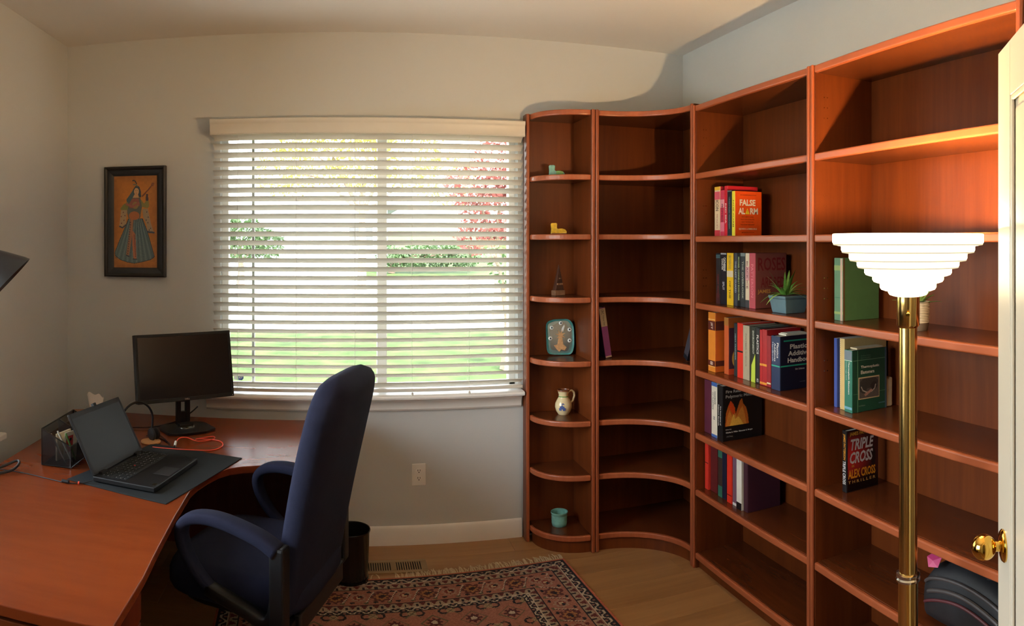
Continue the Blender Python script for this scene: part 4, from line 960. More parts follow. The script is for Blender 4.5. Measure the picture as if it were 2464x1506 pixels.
for (a, zz, r) in ((-2.05, 0.045, 0.011), (-1.80, 0.036, 0.009), (-2.25, 0.036, 0.008), (-1.95, 0.060, 0.007)):
    rr = 0.0468 if 0.03 < zz < 0.05 else 0.0440
    d = Vector((math.cos(a), math.sin(a), 0))
    MB().prism_m([(r * (1 + 0.25 * math.sin(5 * q)) * math.cos(q), r * (1 + 0.25 * math.sin(5 * q)) * math.sin(q)) for q in [2 * PI * k / 20 for k in range(20)]], -0.002, 0.0008, frame(Vector((0, 0, 1)).cross(d), (0, 0, 1), tuple(d * rr + Vector((0, 0, zz))))).build('painted_flower', 'ceramic_blue', t)
t = thing('glazed_pot', 'little ribbed turquoise pot on the bottom shelf of the end case', 'pot', (1.163, 3.690, 0.0906))
L(t, 'pot_body', [(0.038, 0), (0.040, 0.004), (0.0425, 0.020), (0.0415, 0.022), (0.043, 0.036), (0.042, 0.038), (0.0435, 0.054), (0.0425, 0.056), (0.0450, 0.066), (0.0470, 0.070), (0.0460, 0.074), (0.0420, 0.072), (0.0400, 0.060), (0.0385, 0.010), (0.0, 0.009)], 'turquoise', 36)
# aloe in a square planter
t = thing('potted_aloe', 'spiky green aloe in a square blue planter on the middle bookcase', 'plant', (1.792, 2.480, 1.3306))
pl = []
for zz, a, b in ((0.0, 0.050, 0.050), (0.010, 0.052, 0.052), (0.060, 0.060, 0.060), (0.064, 0.063, 0.063), (0.074, 0.064, 0.064)):
    pl.append([Vector((x * a, y * b, zz)) for x, y in ((-1, -1), (1, -1), (1, 1), (-1, 1))])
MB().loft(pl).build('planter', 'planter_blue', t, bevel=0.003)
MB().box(-0.058, 0.058, -0.058, 0.058, 0.0742, 0.0752).build('soil', 'soil', t)
def blade(t, x, y, z0, ang, length, rise, wd, droop, matn):
    rings = []; n = 8
    d = Vector((math.cos(ang), math.sin(ang), 0)); s_ = Vector((-math.sin(ang), math.cos(ang), 0))
    for k in range(n + 1):
        q = k / n
        c = Vector((x, y, z0)) + d * (length * q) + Vector((0, 0, rise * q - droop * q * q))
        w_ = wd * (1 - q) ** 0.7 + 0.0006; th_ = wd * 0.28 * (1 - q) + 0.0004
        rings.append([c + s_ * w_, c + Vector((0, 0, th_)), c - s_ * w_, c - Vector((0, 0, th_))])
    return MB().loft(rings).build('leaf', matn, t, smooth=True)
rl = random.Random(3)
for k in range(22):
    a = 2 * PI * k / 22 + rl.uniform(-0.2, 0.2); hi = rl.random()
    blade(t, -0.015 + 0.012 * math.cos(a), 0.005 + 0.012 * math.sin(a), 0.075, a, 0.05 + 0.055 * (1 - hi), 0.03 + 0.11 * hi, 0.008, 0.02 + 0.05 * (1 - hi), 'leaf_green' if k % 3 else 'leaf_pale')
# striped pot behind the lamp pole
t = thing('potted_plant', 'leafy plant in a ribbed white pot partly behind the lamp pole', 'plant', (1.800, 1.706, 1.3306))
L(t, 'pot_foot', [(0.036, 0), (0.038, 0.006), (0.042, 0.026)], 'planter_grey', 32)
pr = [(0.0422, 0.0262)]
for k in range(12): pr += [(0.0432 + 0.0002 * k, 0.0275 + k * 0.0056), (0.0415 + 0.0002 * k, 0.0305 + k * 0.0056)]
pr += [(0.046, 0.098), (0.042, 0.098), (0.040, 0.085), (0.0, 0.084)]
L(t, 'pot_body', pr, 'planter_stripe', 32)
L(t, 'soil', [(0.0395, 0.0846), (0.0, 0.0860)], 'soil', 24)
for k in range(12):
    a = 2 * PI * k / 12 + rl.uniform(-0.2, 0.2); hi = rl.random()
    blade(t, 0.008 * math.cos(a), 0.008 * math.sin(a), 0.086, a, 0.055 + 0.03 * (1 - hi), 0.03 + 0.05 * hi, 0.010, 0.02, 'leaf_pale' if k % 2 else 'leaf_green')
# soft black bag low in the lamp bookcase
t = thing('travel_bag', 'soft black travel bag with dark red piping on the low shelf behind the lamp', 'bag', (1.832, 1.412, 0.4036))
rings = []
for k in range(15):
    q = -1 + 2 * k / 14; y = q * 0.212
    e = max(0.02, 1 - abs(q) ** 6) ** 0.5
    hh = 0.224 * e * (0.93 + 0.07 * math.cos(3 * q)); ww = 0.115 * (0.55 + 0.45 * e)
    r_ = []
    for j in range(20):
        a = 2 * PI * j / 20
        c, s_ = math.cos(a), math.sin(a)
        r_.append(Vector((ww * math.copysign(abs(c) ** 0.55, c), y, hh / 2 + hh / 2 * math.copysign(abs(s_) ** 0.55, s_))))
    rings.append(r_)
MB().loft(rings).build('bag_body', 'bag_black', t, smooth='all')
def on_bag(q, zf, out=0.004):
    y = q * 0.212; e = max(0.02, 1 - abs(q) ** 6) ** 0.5
    hh = 0.224 * e * (0.93 + 0.07 * math.cos(3 * q)); ww = 0.115 * (0.55 + 0.45 * e)
    s_ = zf * 2 - 1; sgn = math.copysign(1, s_); ss = abs(s_) ** (1 / 0.55); cc = math.sqrt(max(0, 1 - ss * ss))
    return (-(ww * cc ** 0.55) - out, y, hh * zf)
MB().tube([on_bag(-0.8 + 1.6 * k / 24, 0.80) for k in range(25)], 0.006, 8).build('zipper', 'bag_trim', t, smooth=True)
MB().tube([on_bag(-0.8 + 1.6 * k / 24, 0.42 + 0.10 * math.sin(k / 24 * PI)) for k in range(25)], 0.005, 8).build('piping', 'bag_piping', t, smooth=True)
MB().tube([on_bag(-0.7 + 1.4 * k / 24, 0.60 + 0.05 * math.sin(k / 24 * PI)) for k in range(25)], 0.007, 8).build('strap', 'bag_trim', t, smooth=True)
t = thing('plastic_wrap', 'crumpled clear plastic wrap with a magenta corner on top of the travel bag', 'plastic wrap', (1.790, 1.44, 0.6288))
rl2 = random.Random(11)
mb = MB(); nx, ny = 6, 14
g_ = [[Vector((-0.06 + 0.12 * i / nx + rl2.uniform(-0.008, 0.008), -0.15 + 0.30 * j / ny + rl2.uniform(-0.01, 0.01), 0.003 + (rl2.random() * 0.012) * (0.3 + 0.7 * j / ny))) for i in range(nx + 1)] for j in range(ny + 1)]
mb.add([p_ for r_ in g_ for p_ in r_], [(j * (nx + 1) + i, j * (nx + 1) + i + 1, (j + 1) * (nx + 1) + i + 1, (j + 1) * (nx + 1) + i) for j in range(ny) for i in range(nx)])
o = mb.build('film', 'plastic_film', t)
sm = o.modifiers.new('thickness', 'SOLIDIFY'); sm.thickness = 0.0008
mb = MB(); mb.add([(-0.080, 0.07, -0.020), (-0.088, 0.105, -0.026), (-0.07, 0.130, -0.006), (-0.050, 0.115, 0.008), (-0.060, 0.072, 0.006), (-0.078, 0.095, -0.006)], [(0, 1, 5), (1, 2, 5), (2, 3, 5), (3, 4, 5), (4, 0, 5)])
o = mb.build('magenta_corner', 'film_magenta', t); sm = o.modifiers.new('thickness', 'SOLIDIFY'); sm.thickness = 0.001

# ---------------------------------------------------------------- torchiere floor lamp
LX, LY_ = 1.965 * math.sin(0.7927), 1.965 * math.cos(0.7927)
KS = 0.963
def sc(pr): return [(r * KS, z if z < 0.1 else KS * z + 1.62 * (1 - KS)) for r, z in pr]
lp = thing('floor_lamp', 'brass torchiere floor lamp with a glowing stepped white glass bowl', 'lamp', (LX, LY_, 0.0))
L(lp, 'base', sc([(0.140, 0), (0.142, 0.006), (0.138, 0.014), (0.100, 0.022), (0.050, 0.030), (0.034, 0.050), (0.030, 0.060)]), 'brass', 40)
L(lp, 'pole', sc([(0.0285, 0.058), (0.0285, 0.660)]), 'brass', 32)
L(lp, 'pole_ring', sc([(0.0270, 0.655), (0.0345, 0.658), (0.0355, 0.664), (0.0320, 0.668), (0.0345, 0.672), (0.0340, 0.678), (0.0265, 0.681)]), 'silver', 32)
L(lp, 'pole', sc([(0.0265, 0.680), (0.0265, 1.378)]), 'brass', 32)
cl = L(lp, 'socket_cover', sc([(0.0265, 1.376), (0.0285, 1.378), (0.0330, 1.384), (0.0335, 1.466), (0.030, 1.468)]), 'brass', 32)
MB().lathe([(0.004, 0), (0.006, 0.002), (0.006, 0.014), (0.004, 0.016)], 14, frame((math.cos(0.79), -math.sin(0.79), 0), (0, 0, 1), (-0.033 * math.sin(0.79), -0.033 * math.cos(0.79), 1.425))).build('switch', 'brass_bright', cl, smooth=True)
tiers = [(0.057, 1.466, 1.481), (0.0806, 1.481, 1.503), (0.102, 1.503, 1.523), (0.125, 1.523, 1.544), (0.1465, 1.544, 1.564), (0.169, 1.564, 1.587), (0.191, 1.587, 1.609), (0.2155, 1.609, 1.642)]
pr = [(0.030, 1.464)]
for r, a, b in tiers: pr += [(r - 0.014, a + 0.0005), (r - 0.004, a + 0.004), (r, a + 0.010), (r, b - 0.001)]
pr += [(0.2135, 1.643), (0.2105, 1.640)]
for r, a, b in tiers[::-1]: pr += [(r - 0.006, b - 0.004), (r - 0.008, a + 0.012), (r - 0.016, a + 0.006)]
pr += [(0.030, 1.470)]
gb = MB().lathe(sc(pr), 56, closed=False).build('glass_bowl', 'lamp_glass', lp, smooth=True)
glow('tier_shade_glow', (255, 236, 190), 0.58).node_tree.nodes['Principled BSDF'].inputs['Base Color'].default_value = (0.05, 0.045, 0.03, 1)  # dimmer rings: shade between the bowl tiers put into the emission colour
for (r, a, b), (r2, a2, b2) in zip(tiers[4:], tiers[3:]):
    MB().lathe(sc([(r2 + 0.0006, a - 0.0008), (r - 0.0035, a + 0.0020), (r - 0.0012, a + 0.0052), (r - 0.0042, a + 0.0060)]), 56, closed=False).build('tier_shade_ring', 'tier_shade_glow', gb, smooth=True)
L(lp, 'bulb', sc([(0.012, 1.540), (0.014, 1.556), (0.024, 1.576), (0.029, 1.598), (0.026, 1.620), (0.015, 1.635), (0.0, 1.639)]), 'lamp_bulb', 24)
L(lp, 'bulb_socket', sc([(0.016, 1.470), (0.016, 1.5395)]), 'silver', 16)

# ---------------------------------------------------------------- corner desk
DZT, DTH = 0.700, 0.030
dx0, dx1, dy0, dy1, dxe = -1.365, -0.535, 1.615, 3.690, -0.03
fr_y = 2.940
inner = [(dxe, fr_y), (-0.205, fr_y), (-0.329, 2.926), (-0.400, 2.903), (-0.4505, 2.872), (-0.488, 2.825), (-0.515, 2.756), (-0.540, 2.67), (-0.553, 2.58), (-0.552, 2.35), (-0.545, 2.10), (dx1, 1.894), (dx1, dy0 + 0.01), (dx1 - 0.01, dy0)]
outline = [(dx0, dy0), (dx0, dy1), (dxe, dy1)] + inner
desk = thing('corner_desk', 'cherry L-shaped corner desk with a curved inner edge', 'desk', (-0.95, 2.75, 0))
def dk(name, mb, matn, par=None, **k):
    Lc = Vector(desk.location); mb.v = [tuple(Vector(p) - Lc) for p in mb.v]; return mb.build(name, matn, par or desk, **k)
dk('desk_top', MB().prism(outline, DZT - DTH, DZT), 'desk_top', bevel=0.003)
dk('back_panel', MB().box(dx0 + 0.12, dxe - 0.09, 3.56, 3.578, 0.09, DZT - DTH - 0.0005), 'desk_panel')
dk('back_panel', MB().box(dx0 + 0.10, dx0 + 0.118, 2.06, 3.55, 0.09, DZT - DTH - 0.0005), 'desk_panel')
dk('leg_panel', MB().box(-0.165, -0.137, 3.02, 3.64, 0.0104, DZT - DTH - 0.0005), 'desk_panel', bevel=0.002)
dk('leg_panel', MB().box(dx0 + 0.02, dx0 + 0.10, 3.58, 3.66, 0, DZT - DTH - 0.0005), 'desk_panel', bevel=0.002)
ped = dk('pedestal', MB().box(dx0 + 0.03, -0.600, 1.640, 2.040, 0, DZT - DTH - 0.0005), 'desk_panel', bevel=0.002)
for a, b in ((0.06, 0.34), (0.35, 0.50), (0.51, 0.655)):
    d_ = dk('drawer_front', MB().box(-0.5995, -0.580, 1.655, 2.025, a, b), 'desk_panel', ped, bevel=0.002)
dk('end_panel', MB().box(dx0 + 0.03, -0.58, 1.622, 1.6395, 0, DZT - DTH - 0.012), 'cherry_panel', bevel=0.002)

# ---- monitor
mon = thing('monitor', 'black desktop monitor on an adjustable stand at the corner of the desk', 'monitor', (-0.752, 3.425, DZT + 0.0005))
wd_ = Vector((0.811, 0.585, 0)).normalized(); nn = Vector((wd_.y, -wd_.x, 0))           # screen right and screen normal
MM = Matrix(((wd_.x, -nn.x, 0, 0), (wd_.y, -nn.y, 0, 0), (0, 0, 1, 0), (0, 0, 0, 1)))   # local x right, y away from viewer
def mp_(name, mb, matn, par=None, tiltm=None, **k):
    A = MM @ tiltm if tiltm is not None else MM
    mb.v = [tuple(A @ Vector(p)) for p in mb.v]; return mb.build(name, matn, par or mon, **k)
mp_('stand_base', MB().prism([(-0.125, -0.075), (-0.06, -0.105), (0.06, -0.105), (0.125, -0.075), (0.125, 0.05), (0.09, 0.085), (-0.09, 0.085), (-0.125, 0.05)], 0.0, 0.014), 'black_plastic', bevel=0.003)
mp_('stand_collar', MB().lathe([(0.042, 0.0142), (0.042, 0.018), (0.036, 0.020)], 28), 'silver', smooth=True)
nk = MB()
ow = [(-0.036, 0.018), (0.036, 0.018), (0.034, 0.32), (-0.034, 0.32)]
nk.box(-0.036, -0.013, 0.030, 0.052, 0.018, 0.36).box(0.013, 0.036, 0.030, 0.052, 0.018, 0.36).box(-0.013, 0.013, 0.030, 0.052, 0.018, 0.082).box(-0.013, 0.013, 0.030, 0.052, 0.130, 0.36).box(-0.036, 0.036, -0.012, 0.052, 0.0182, 0.03)
mp_('stand_neck', nk, 'black_plastic', bevel=0.003)
TM = Matrix.Translation((0, -0.012, 0.145)) @ Matrix.Rotation(math.radians(-9), 4, 'X')
hd = MB().box(-0.256, 0.256, 0.0, 0.032, 0.0, 0.328)
hdm = mp_('housing', hd, 'black_plastic', tiltm=TM, bevel=0.003)
bz = MB().box(-0.256, -0.243, -0.006, -0.0002, 0, 0.328).box(0.243, 0.256, -0.006, -0.0002, 0, 0.328).box(-0.243, 0.243, -0.006, -0.0002, 0.314, 0.328).box(-0.243, 0.243, -0.006, -0.0002, 0, 0.018)
mp_('bezel', bz, 'black_matte', tiltm=TM, bevel=0.001)
mp_('screen', MB().box(-0.243, 0.243, -0.003, -0.0004, 0.018, 0.314), 'screen', tiltm=TM)
mp_('power_light', MB().box(0.246, 0.249, -0.0068, -0.006, 0.005, 0.008), 'white_gloss', tiltm=TM)
A = MM @ TM
lo = A @ Vector((0.0, -0.0068, 0.009)); xr = A.to_3x3() @ Vector((1, 0, 0)); yr = A.to_3x3() @ Vector((0, 0, 1))
text('brand_mark', 'DELL', 'silver', mon, tuple(lo), xr, yr, 0.0075, 0.026, bold=0.03)
mp_('hub', MB().box(-0.05, 0.05, 0.0325, 0.045, 0.10, 0.20), 'black_plastic', tiltm=TM, bevel=0.004)

# ---- desk mat and laptop
dmx = Vector((0.951, -0.309, 0)); dmy = Vector((0.309, 0.951, 0))
B_ = Vector((-0.606, 2.430, DZT + 0.0006))
dm = thing('desk_mat', 'dark grey rectangular desk mat under the laptop', 'mat', tuple(B_ - dmx * 0.225 + dmy * 0.305))
m_ = Matrix(((dmx.x, dmy.x, 0, 0), (dmx.y, dmy.y, 0, 0), (0, 0, 1, 0), (0, 0, 0, 1)))
mb = MB().box(-0.225, 0.225, -0.305, 0.305, 0, 0.0028); mb.v = [tuple(m_ @ Vector(p)) for p in mb.v]
mb.build('mat_sheet', 'desk_mat', dm, bevel=0.001)
lw = Vector((0.21, 0.978, 0)).normalized(); lf = Vector((lw.y, -lw.x, 0))               # width (far right), towards the user
LZ = DZT + 0.0036
lap = thing('laptop', 'open black laptop with its dark screen turned to the chair', 'laptop', (-0.758, 2.735, LZ))
lm = Matrix(((lw.x, -lf.x, 0, 0), (lw.y, -lf.y, 0, 0), (0, 0, 1, 0), (0, 0, 0, 1)))     # local x width, -y to the user
def lpt(name, mb, matn, par=None, tm=None, **k):
    A = lm @ tm if tm is not None else lm
    mb.v = [tuple(A @ Vector(p)) for p in mb.v]; return mb.build(name, matn, par or lap, **k)
lb = lpt('base', MB().box(-0.196, 0.196, -0.132, 0.132, 0.003, 0.022), 'black_plastic', bevel=0.003)
for fb in ((-0.18, -0.14, -0.12, -0.10), (0.14, 0.18, -0.12, -0.10), (-0.18, 0.18, 0.10, 0.12)): lpt('foot', MB().box(*fb, 0, 0.0032), 'black_matte', lb)
ky = MB(); kl = MB(); rk = random.Random(5)
for r in range(6):
    for c in range(15):
        x = -0.172 + c * 0.0246; y = 0.098 - r * 0.0182
        if r == 5 and 4 <= c <= 8:
            if c == 4: ky.box(x - 0.0, x + 4 * 0.0246 + 0.022, y - 0.0078, y + 0.0078, 0.0221, 0.0240)
            continue
        ky.box(x, x + 0.0212, y - 0.0078, y + 0.0078, 0.0221, 0.0240)
        if rk.random() < 0.8: kl.box(x + 0.005, x + 0.0078, y + 0.001, y + 0.0035, 0.0240, 0.0242)
o = lpt('keys', ky, 'black_matte', lb); o['kind'] = 'stuff'
o = lpt('key_legends', kl, mat('legend_grey', (205, 205, 205), 0.6), lb); o['kind'] = 'stuff'
lpt('touchpad', MB().box(-0.055, 0.045, -0.122, -0.055, 0.0221, 0.0226), 'dark_grey_plastic', lb, bevel=0.0008)
lpt('track_point', MB().lathe([(0.004, 0.0235), (0.004, 0.0262), (0, 0.0268)], 12, Matrix.Translation((-0.008, 0.052, 0))), mat('red_cap', (190, 50, 40), 0.6), lb, smooth=True)
lpt('logo_plate', MB().box(0.150, 0.182, -0.122, -0.114, 0.0221, 0.0224), 'silver', lb)
lpt('palm_sticker', MB().box(-0.176, -0.150, -0.124, -0.108, 0.0221, 0.0224), 'silver', lb)
HM = Matrix.Translation((0, 0.124, 0.020)) @ Matrix.Rotation(math.radians(-29), 4, 'X')
ld = lpt('lid', MB().box(-0.196, 0.196, 0.0, 0.0075, 0.004, 0.252), 'black_plastic', tm=HM, bevel=0.003)
lpt('screen', MB().box(-0.185, 0.185, -0.0006, 0.0004, 0.018, 0.232), 'laptop_screen', ld, tm=HM)
lpt('bezel', MB().box(-0.195, -0.185, -0.0014, 0.0, 0.006, 0.250).box(0.185, 0.195, -0.0014, 0.0, 0.006, 0.250).box(-0.185, 0.185, -0.0014, 0.0, 0.232, 0.250).box(-0.185, 0.185, -0.0014, 0.0, 0.006, 0.018), 'black_matte', ld, tm=HM)
lpt('camera_cover', MB().box(-0.010, 0.010, -0.004, 0.009, 0.246, 0.262), 'black_matte', ld, tm=HM, bevel=0.001)
for x in (-0.14, 0.14): lpt('hinge', MB().box(x - 0.02, x + 0.02, 0.112, 0.130, 0.0205, 0.030), 'black_matte', lb, bevel=0.002)

# ---- mesh organiser with cards and pens
bk = thing('mesh_organizer', 'black wire mesh desk organizer with slanted top beside the laptop', 'organizer', (-1.133, 2.875, DZT + 0.0006))
bx0, bx1, by0, by1 = -0.064, 0.064, -0.178, 0.178
hl_, hr_ = 0.150, 0.088
fr_ = MB()
for a, b in (((bx0, by0, 0.003), (bx1, by0, 0.003)), ((bx1, by0, 0.003), (bx1, by1, 0.003)), ((bx1, by1, 0.003), (bx0, by1, 0.003)), ((bx0, by1, 0.003), (bx0, by0, 0.003)),
             ((bx0, by0, hl_), (bx1, by0, hr_)), ((bx1, by0, hr_), (bx1, by1, hr_)), ((bx1, by1, hr_), (bx0, by1, hl_)), ((bx0, by1, hl_), (bx0, by0, hl_)),
             ((bx0, by0, 0.003), (bx0, by0, hl_)), ((bx1, by0, 0.003), (bx1, by0, hr_)), ((bx1, by1, 0.003), (bx1, by1, hr_)), ((bx0, by1, 0.003), (bx0, by1, hl_)), ((bx0, 0.0, hl_), (bx1, 0.0, hr_))):
    fr_.tube([a, b], 0.0026, 6)
fr_.build('rim_wire', 'black_metal', bk)
for nm, pts in (('mesh_side', [(bx0, by0, 0.002), (bx1, by0, 0.002), (bx1, by0, hr_), (bx0, by0, hl_)]), ('mesh_side', [(bx0, by1, 0.002), (bx1, by1, 0.002), (bx1, by1, hr_), (bx0, by1, hl_)]),
                ('mesh_side', [(bx0, by0, 0.002), (bx0, by1, 0.002), (bx0, by1, hl_), (bx0, by0, hl_)]), ('mesh_side', [(bx1, by0, 0.002), (bx1, by1, 0.002), (bx1, by1, hr_), (bx1, by0, hr_)]),
                ('divider', [(bx0, 0.0, 0.002), (bx1, 0.0, 0.002), (bx1, 0.0, hr_), (bx0, 0.0, hl_)]), ('mesh_bottom', [(bx0, by0, 0.002), (bx1, by0, 0.002), (bx1, by1, 0.002), (bx0, by1, 0.002)])):
    o = MB().add(pts, [(0, 1, 2, 3)]).build(nm, 'wire_mesh', bk); sm = o.modifiers.new('wire', 'SOLIDIFY'); sm.thickness = 0.001
def card(label, name, loc, rot, w_, h_, th_, matn, extra=None):
    t = thing(name, label, name.split('_')[-1], loc); t.rotation_euler = rot
    MB().box(-w_ / 2, w_ / 2, -th_ / 2, th_ / 2, 0, h_).build('card_face' if 'card' in name or 'pad' in name else 'body', matn, t, bevel=0.0006)
    if extra: extra(t)
    return t
zt = DZT + 0.0042
def red_face(t):
    MB().box(-0.030, 0.012, -0.0022, -0.0014, 0.030, 0.100).build('red_panel', mat('card_red', (196, 52, 56), 0.5), t)
    MB().lathe([(0.007, 0), (0.007, 0.0006)], 14, frame((1, 0, 0), (0, 0, 1), (-0.004, -0.0022, 0.084))).build('punch_hole', 'void_dark', t)
card('white card with a red panel standing in the mesh organizer', 'gift_card', (-1.120, 2.815, zt), (math.radians(4), 0, math.radians(70)), 0.080, 0.118, 0.0028, 'paper', red_face)
card('pale note pad standing behind the red and white card in the organizer', 'note_pad', (-1.148, 2.812, zt), (0, 0, math.radians(78)), 0.105, 0.112, 0.008, 'paper_old')
card('dark blue packet in the far half of the mesh organizer', 'blue_packet', (-1.125, 2.955, zt), (math.radians(3), 0, math.radians(60)), 0.070, 0.105, 0.006, mat('packet_blue', (52, 48, 92), 0.4))
def pen(label, loc, top, c):
    t = thing('pen', label, 'pen', loc, 0, 'pens in the mesh organizer')
    d = Vector(top) - Vector(loc)
    MB().tube([d * 0.0, d * 0.03, d * 0.10, d * 0.98, d], 0.004, 10, [0.0008, 0.0016, 0.004, 0.004, 0.003]).build('barrel', c, t, smooth=True)
    MB().tube([d * 0.45 + Vector((0.0045, 0, 0)), d * 0.90 + Vector((0.0045, 0, 0))], 0.0012, 6).build('clip', 'silver', t)
pen('silver pen leaning in the front corner of the mesh organizer', (-1.100, 2.725, zt + 0.001), (-1.165, 2.716, zt + 0.125), 'silver')
pen('white pen crossing the middle of the mesh organizer', (-1.090, 2.768, zt + 0.001), (-1.150, 2.752, zt + 0.128), 'white_gloss')
pen('green pencil near the red card in the organizer', (-1.085, 2.795, zt + 0.001), (-1.122, 2.775, zt + 0.115), 'ceramic_green')

# ---- tissue box
tb = thing('tissue_box', 'brown tissue box with a white tissue standing up behind the laptop', 'tissue box', (-1.185, 3.330, DZT + 0.0006), math.radians(25))
MB().box(-0.115, 0.115, -0.060, 0.060, 0, 0.082).build('box', mat('box_brown', (150, 100, 66), 0.6, var=0.2, vscale=20), tb, bevel=0.002)
MB().prism([(0.05 * math.cos(a), 0.018 * math.sin(a)) for a in [2 * PI * k / 24 for k in range(24)]], 0.0822, 0.0828).build('opening', 'void_dark', tb)
rings = []
for k in range(9):
    q_ = k / 8; r_ = []
    for j in range(32):
        a = 2 * PI * j / 32
        rad = (0.026 + 0.012 * q_) * (1 + 0.10 * q_ * math.sin(3 * a + 1.2))
        r_.append(Vector((rad * math.cos(a) * 1.1 - 0.008 * q_, rad * (0.6 - 0.35 * q_) * math.sin(a), 0.0822 + 0.078 * q_ + 0.016 * q_ * math.cos(a + 2.2) + 0.006 * q_ * math.sin(5 * a))))
    rings.append(r_)
MB().loft(rings, caps=False).build('tissue', 'tissue', tb, smooth='all')

# ---- headset hung at the laptop corner
hs = thing('headset', 'black headset with a thin headband behind the laptop screen', 'headset', (-0.915, 3.125, DZT + 0.0006), math.radians(48))
arc = [(0.085 * math.cos(a), 0.0, 0.105 + 0.085 * math.sin(a)) for a in [PI * k / 20 for k in range(21)]]
MB().tube([(0.083, 0, 0.05)] + arc + [(-0.083, 0, 0.05)], 0.0056, 8).build('headband', 'black_plastic', hs, smooth=True)
for s in (-1, 1):
    e = L(hs, 'ear_cup', [(0.0, 0.0), (0.020, 0.002), (0.027, 0.009), (0.027, 0.017), (0.024, 0.020)], 'black_plastic', 28, frame((0, 1, 0), (0, 0, 1), (s * 0.092, 0, 0.034)) if s > 0 else frame((0, -1, 0), (0, 0, 1), (s * 0.092, 0, 0.034)))
    MB().lathe([(0.014, 0.0), (0.026, -0.002), (0.030, -0.009), (0.026, -0.016), (0.014, -0.018)], 28, frame((0, 1, 0), (0, 0, 1), (s * 0.090, 0, 0.034)) if s > 0 else frame((0, -1, 0), (0, 0, 1), (s * 0.090, 0, 0.034))).build('ear_cushion', 'black_matte', e, smooth=True)
MB().tube([(0.105, 0, 0.034), (0.112, -0.03, 0.026), (0.108, -0.07, 0.020), (0.095, -0.10, 0.018)], 0.0028, 8, [0.003, 0.0026, 0.0026, 0.005]).build('microphone_boom', 'black_plastic', hs, smooth=True)

# ---- coaster, cables
t = thing('cork_coaster', 'round cork coaster between the laptop and the monitor', 'coaster', (-0.862, 3.172, DZT + 0.0006))
L(t, 'disc', [(0.044, 0), (0.0455, 0.002), (0.0455, 0.006), (0.044, 0.008)], 'cork', 36)
def smooth_path(pts, n=8):
    P = [Vector(p) for p in pts]; out = []
    for i in range(len(P) - 1):
        p0 = P[max(i - 1, 0)]; p1 = P[i]; p2 = P[i + 1]; p3 = P[min(i + 2, len(P) - 1)]
        for k in range(n):
            q = k / n
            out.append(0.5 * ((2 * p1) + (p2 - p0) * q + (2 * p0 - 5 * p1 + 4 * p2 - p3) * q * q + (3 * p1 - p0 - 3 * p2 + p3) * q ** 3))
    out.append(P[-1]); return out
def cable(name, label, pts, r, matn, cat='cable', ends=()):
    t = thing(name, label, cat, (pts[0][0], pts[0][1], DZT)); o0 = Vector(t.location)
    MB().tube([p - o0 for p in smooth_path(pts)], r, 8).build('cord', matn, t, smooth=True)
    for nm, a, b, rr, mm in ends: MB().tube([Vector(a) - o0, Vector(b) - o0], rr, 10).build(nm, mm, t, bevel=0.001)
    return t
zc = DZT + 0.0028
cable('usb_cable', 'coral red cable looping on the desk in front of the monitor stand', [(-0.832, 3.090, zc), (-0.76, 3.080, zc + 0.002), (-0.634, 3.079, zc + 0.003), (-0.560, 3.105, zc), (-0.530, 3.180, zc), (-0.560, 3.255, zc), (-0.640, 3.270, zc), (-0.668, 3.262, zc), (-0.600, 3.32, zc), (-0.590, 3.275, zc), (-0.650, 3.215, zc + 0.004), (-0.700, 3.200, zc + 0.022), (-0.730, 3.165, zc + 0.024), (-0.735, 3.115, zc + 0.004)], 0.0024, 'cable_orange', ends=[('plug', (-0.737, 3.140, zc + 0.018), (-0.735, 3.112, zc + 0.006), 0.0058, 'white_gloss'), ('plug_tip', (-0.735, 3.112, zc + 0.006), (-0.734, 3.095, zc + 0.003), 0.0045, 'black_plastic')])
cable('laptop_charger_cable', 'thin black charger cable running from the desk edge to the laptop', [(-1.325, 2.569, zc), (-1.213, 2.567, zc), (-1.10, 2.545, zc), (-1.02, 2.529, zc), (-0.96, 2.540, zc + 0.002), (-0.925, 2.560, zc + 0.010)], 0.0018, 'cable_black', ends=[('ferrite_core', (-1.040, 2.533, zc + 0.004), (-1.010, 2.529, zc + 0.004), 0.0065, 'black_plastic'), ('velcro_tab', (-0.975, 2.534, zc + 0.003), (-0.969, 2.535, zc + 0.003), 0.0060, 'cable_orange')])
cable('charger_loop', 'looped black strap lying at the left edge of the desk', [(-1.345, 2.50, zc + 0.004), (-1.31, 2.565, zc + 0.014), (-1.270, 2.61, zc + 0.030), (-1.250, 2.59, zc + 0.026), (-1.262, 2.55, zc + 0.010), (-1.30, 2.51, zc + 0.004), (-1.34, 2.48, zc + 0.003)], 0.0055, 'cable_black')
cable('monitor_cable', 'black monitor cables trailing across the desk behind the stand', [(-0.715, 3.53, zc + 0.09), (-0.760, 3.53, zc + 0.05), (-0.83, 3.50, zc + 0.012), (-0.92, 3.40, zc + 0.006), (-1.03, 3.36, zc + 0.004), (-1.05, 3.26, zc + 0.003), (-0.985, 3.21, zc + 0.003)], 0.0036, 'cable_black')
cable('headset_cable', 'thin black headset cable curling around the cork coaster', [(-0.905, 3.250, zc + 0.004), (-0.87, 3.240, zc), (-0.83, 3.235, zc), (-0.775, 3.165, zc), (-0.760, 3.11, zc)], 0.0028, 'cable_black')

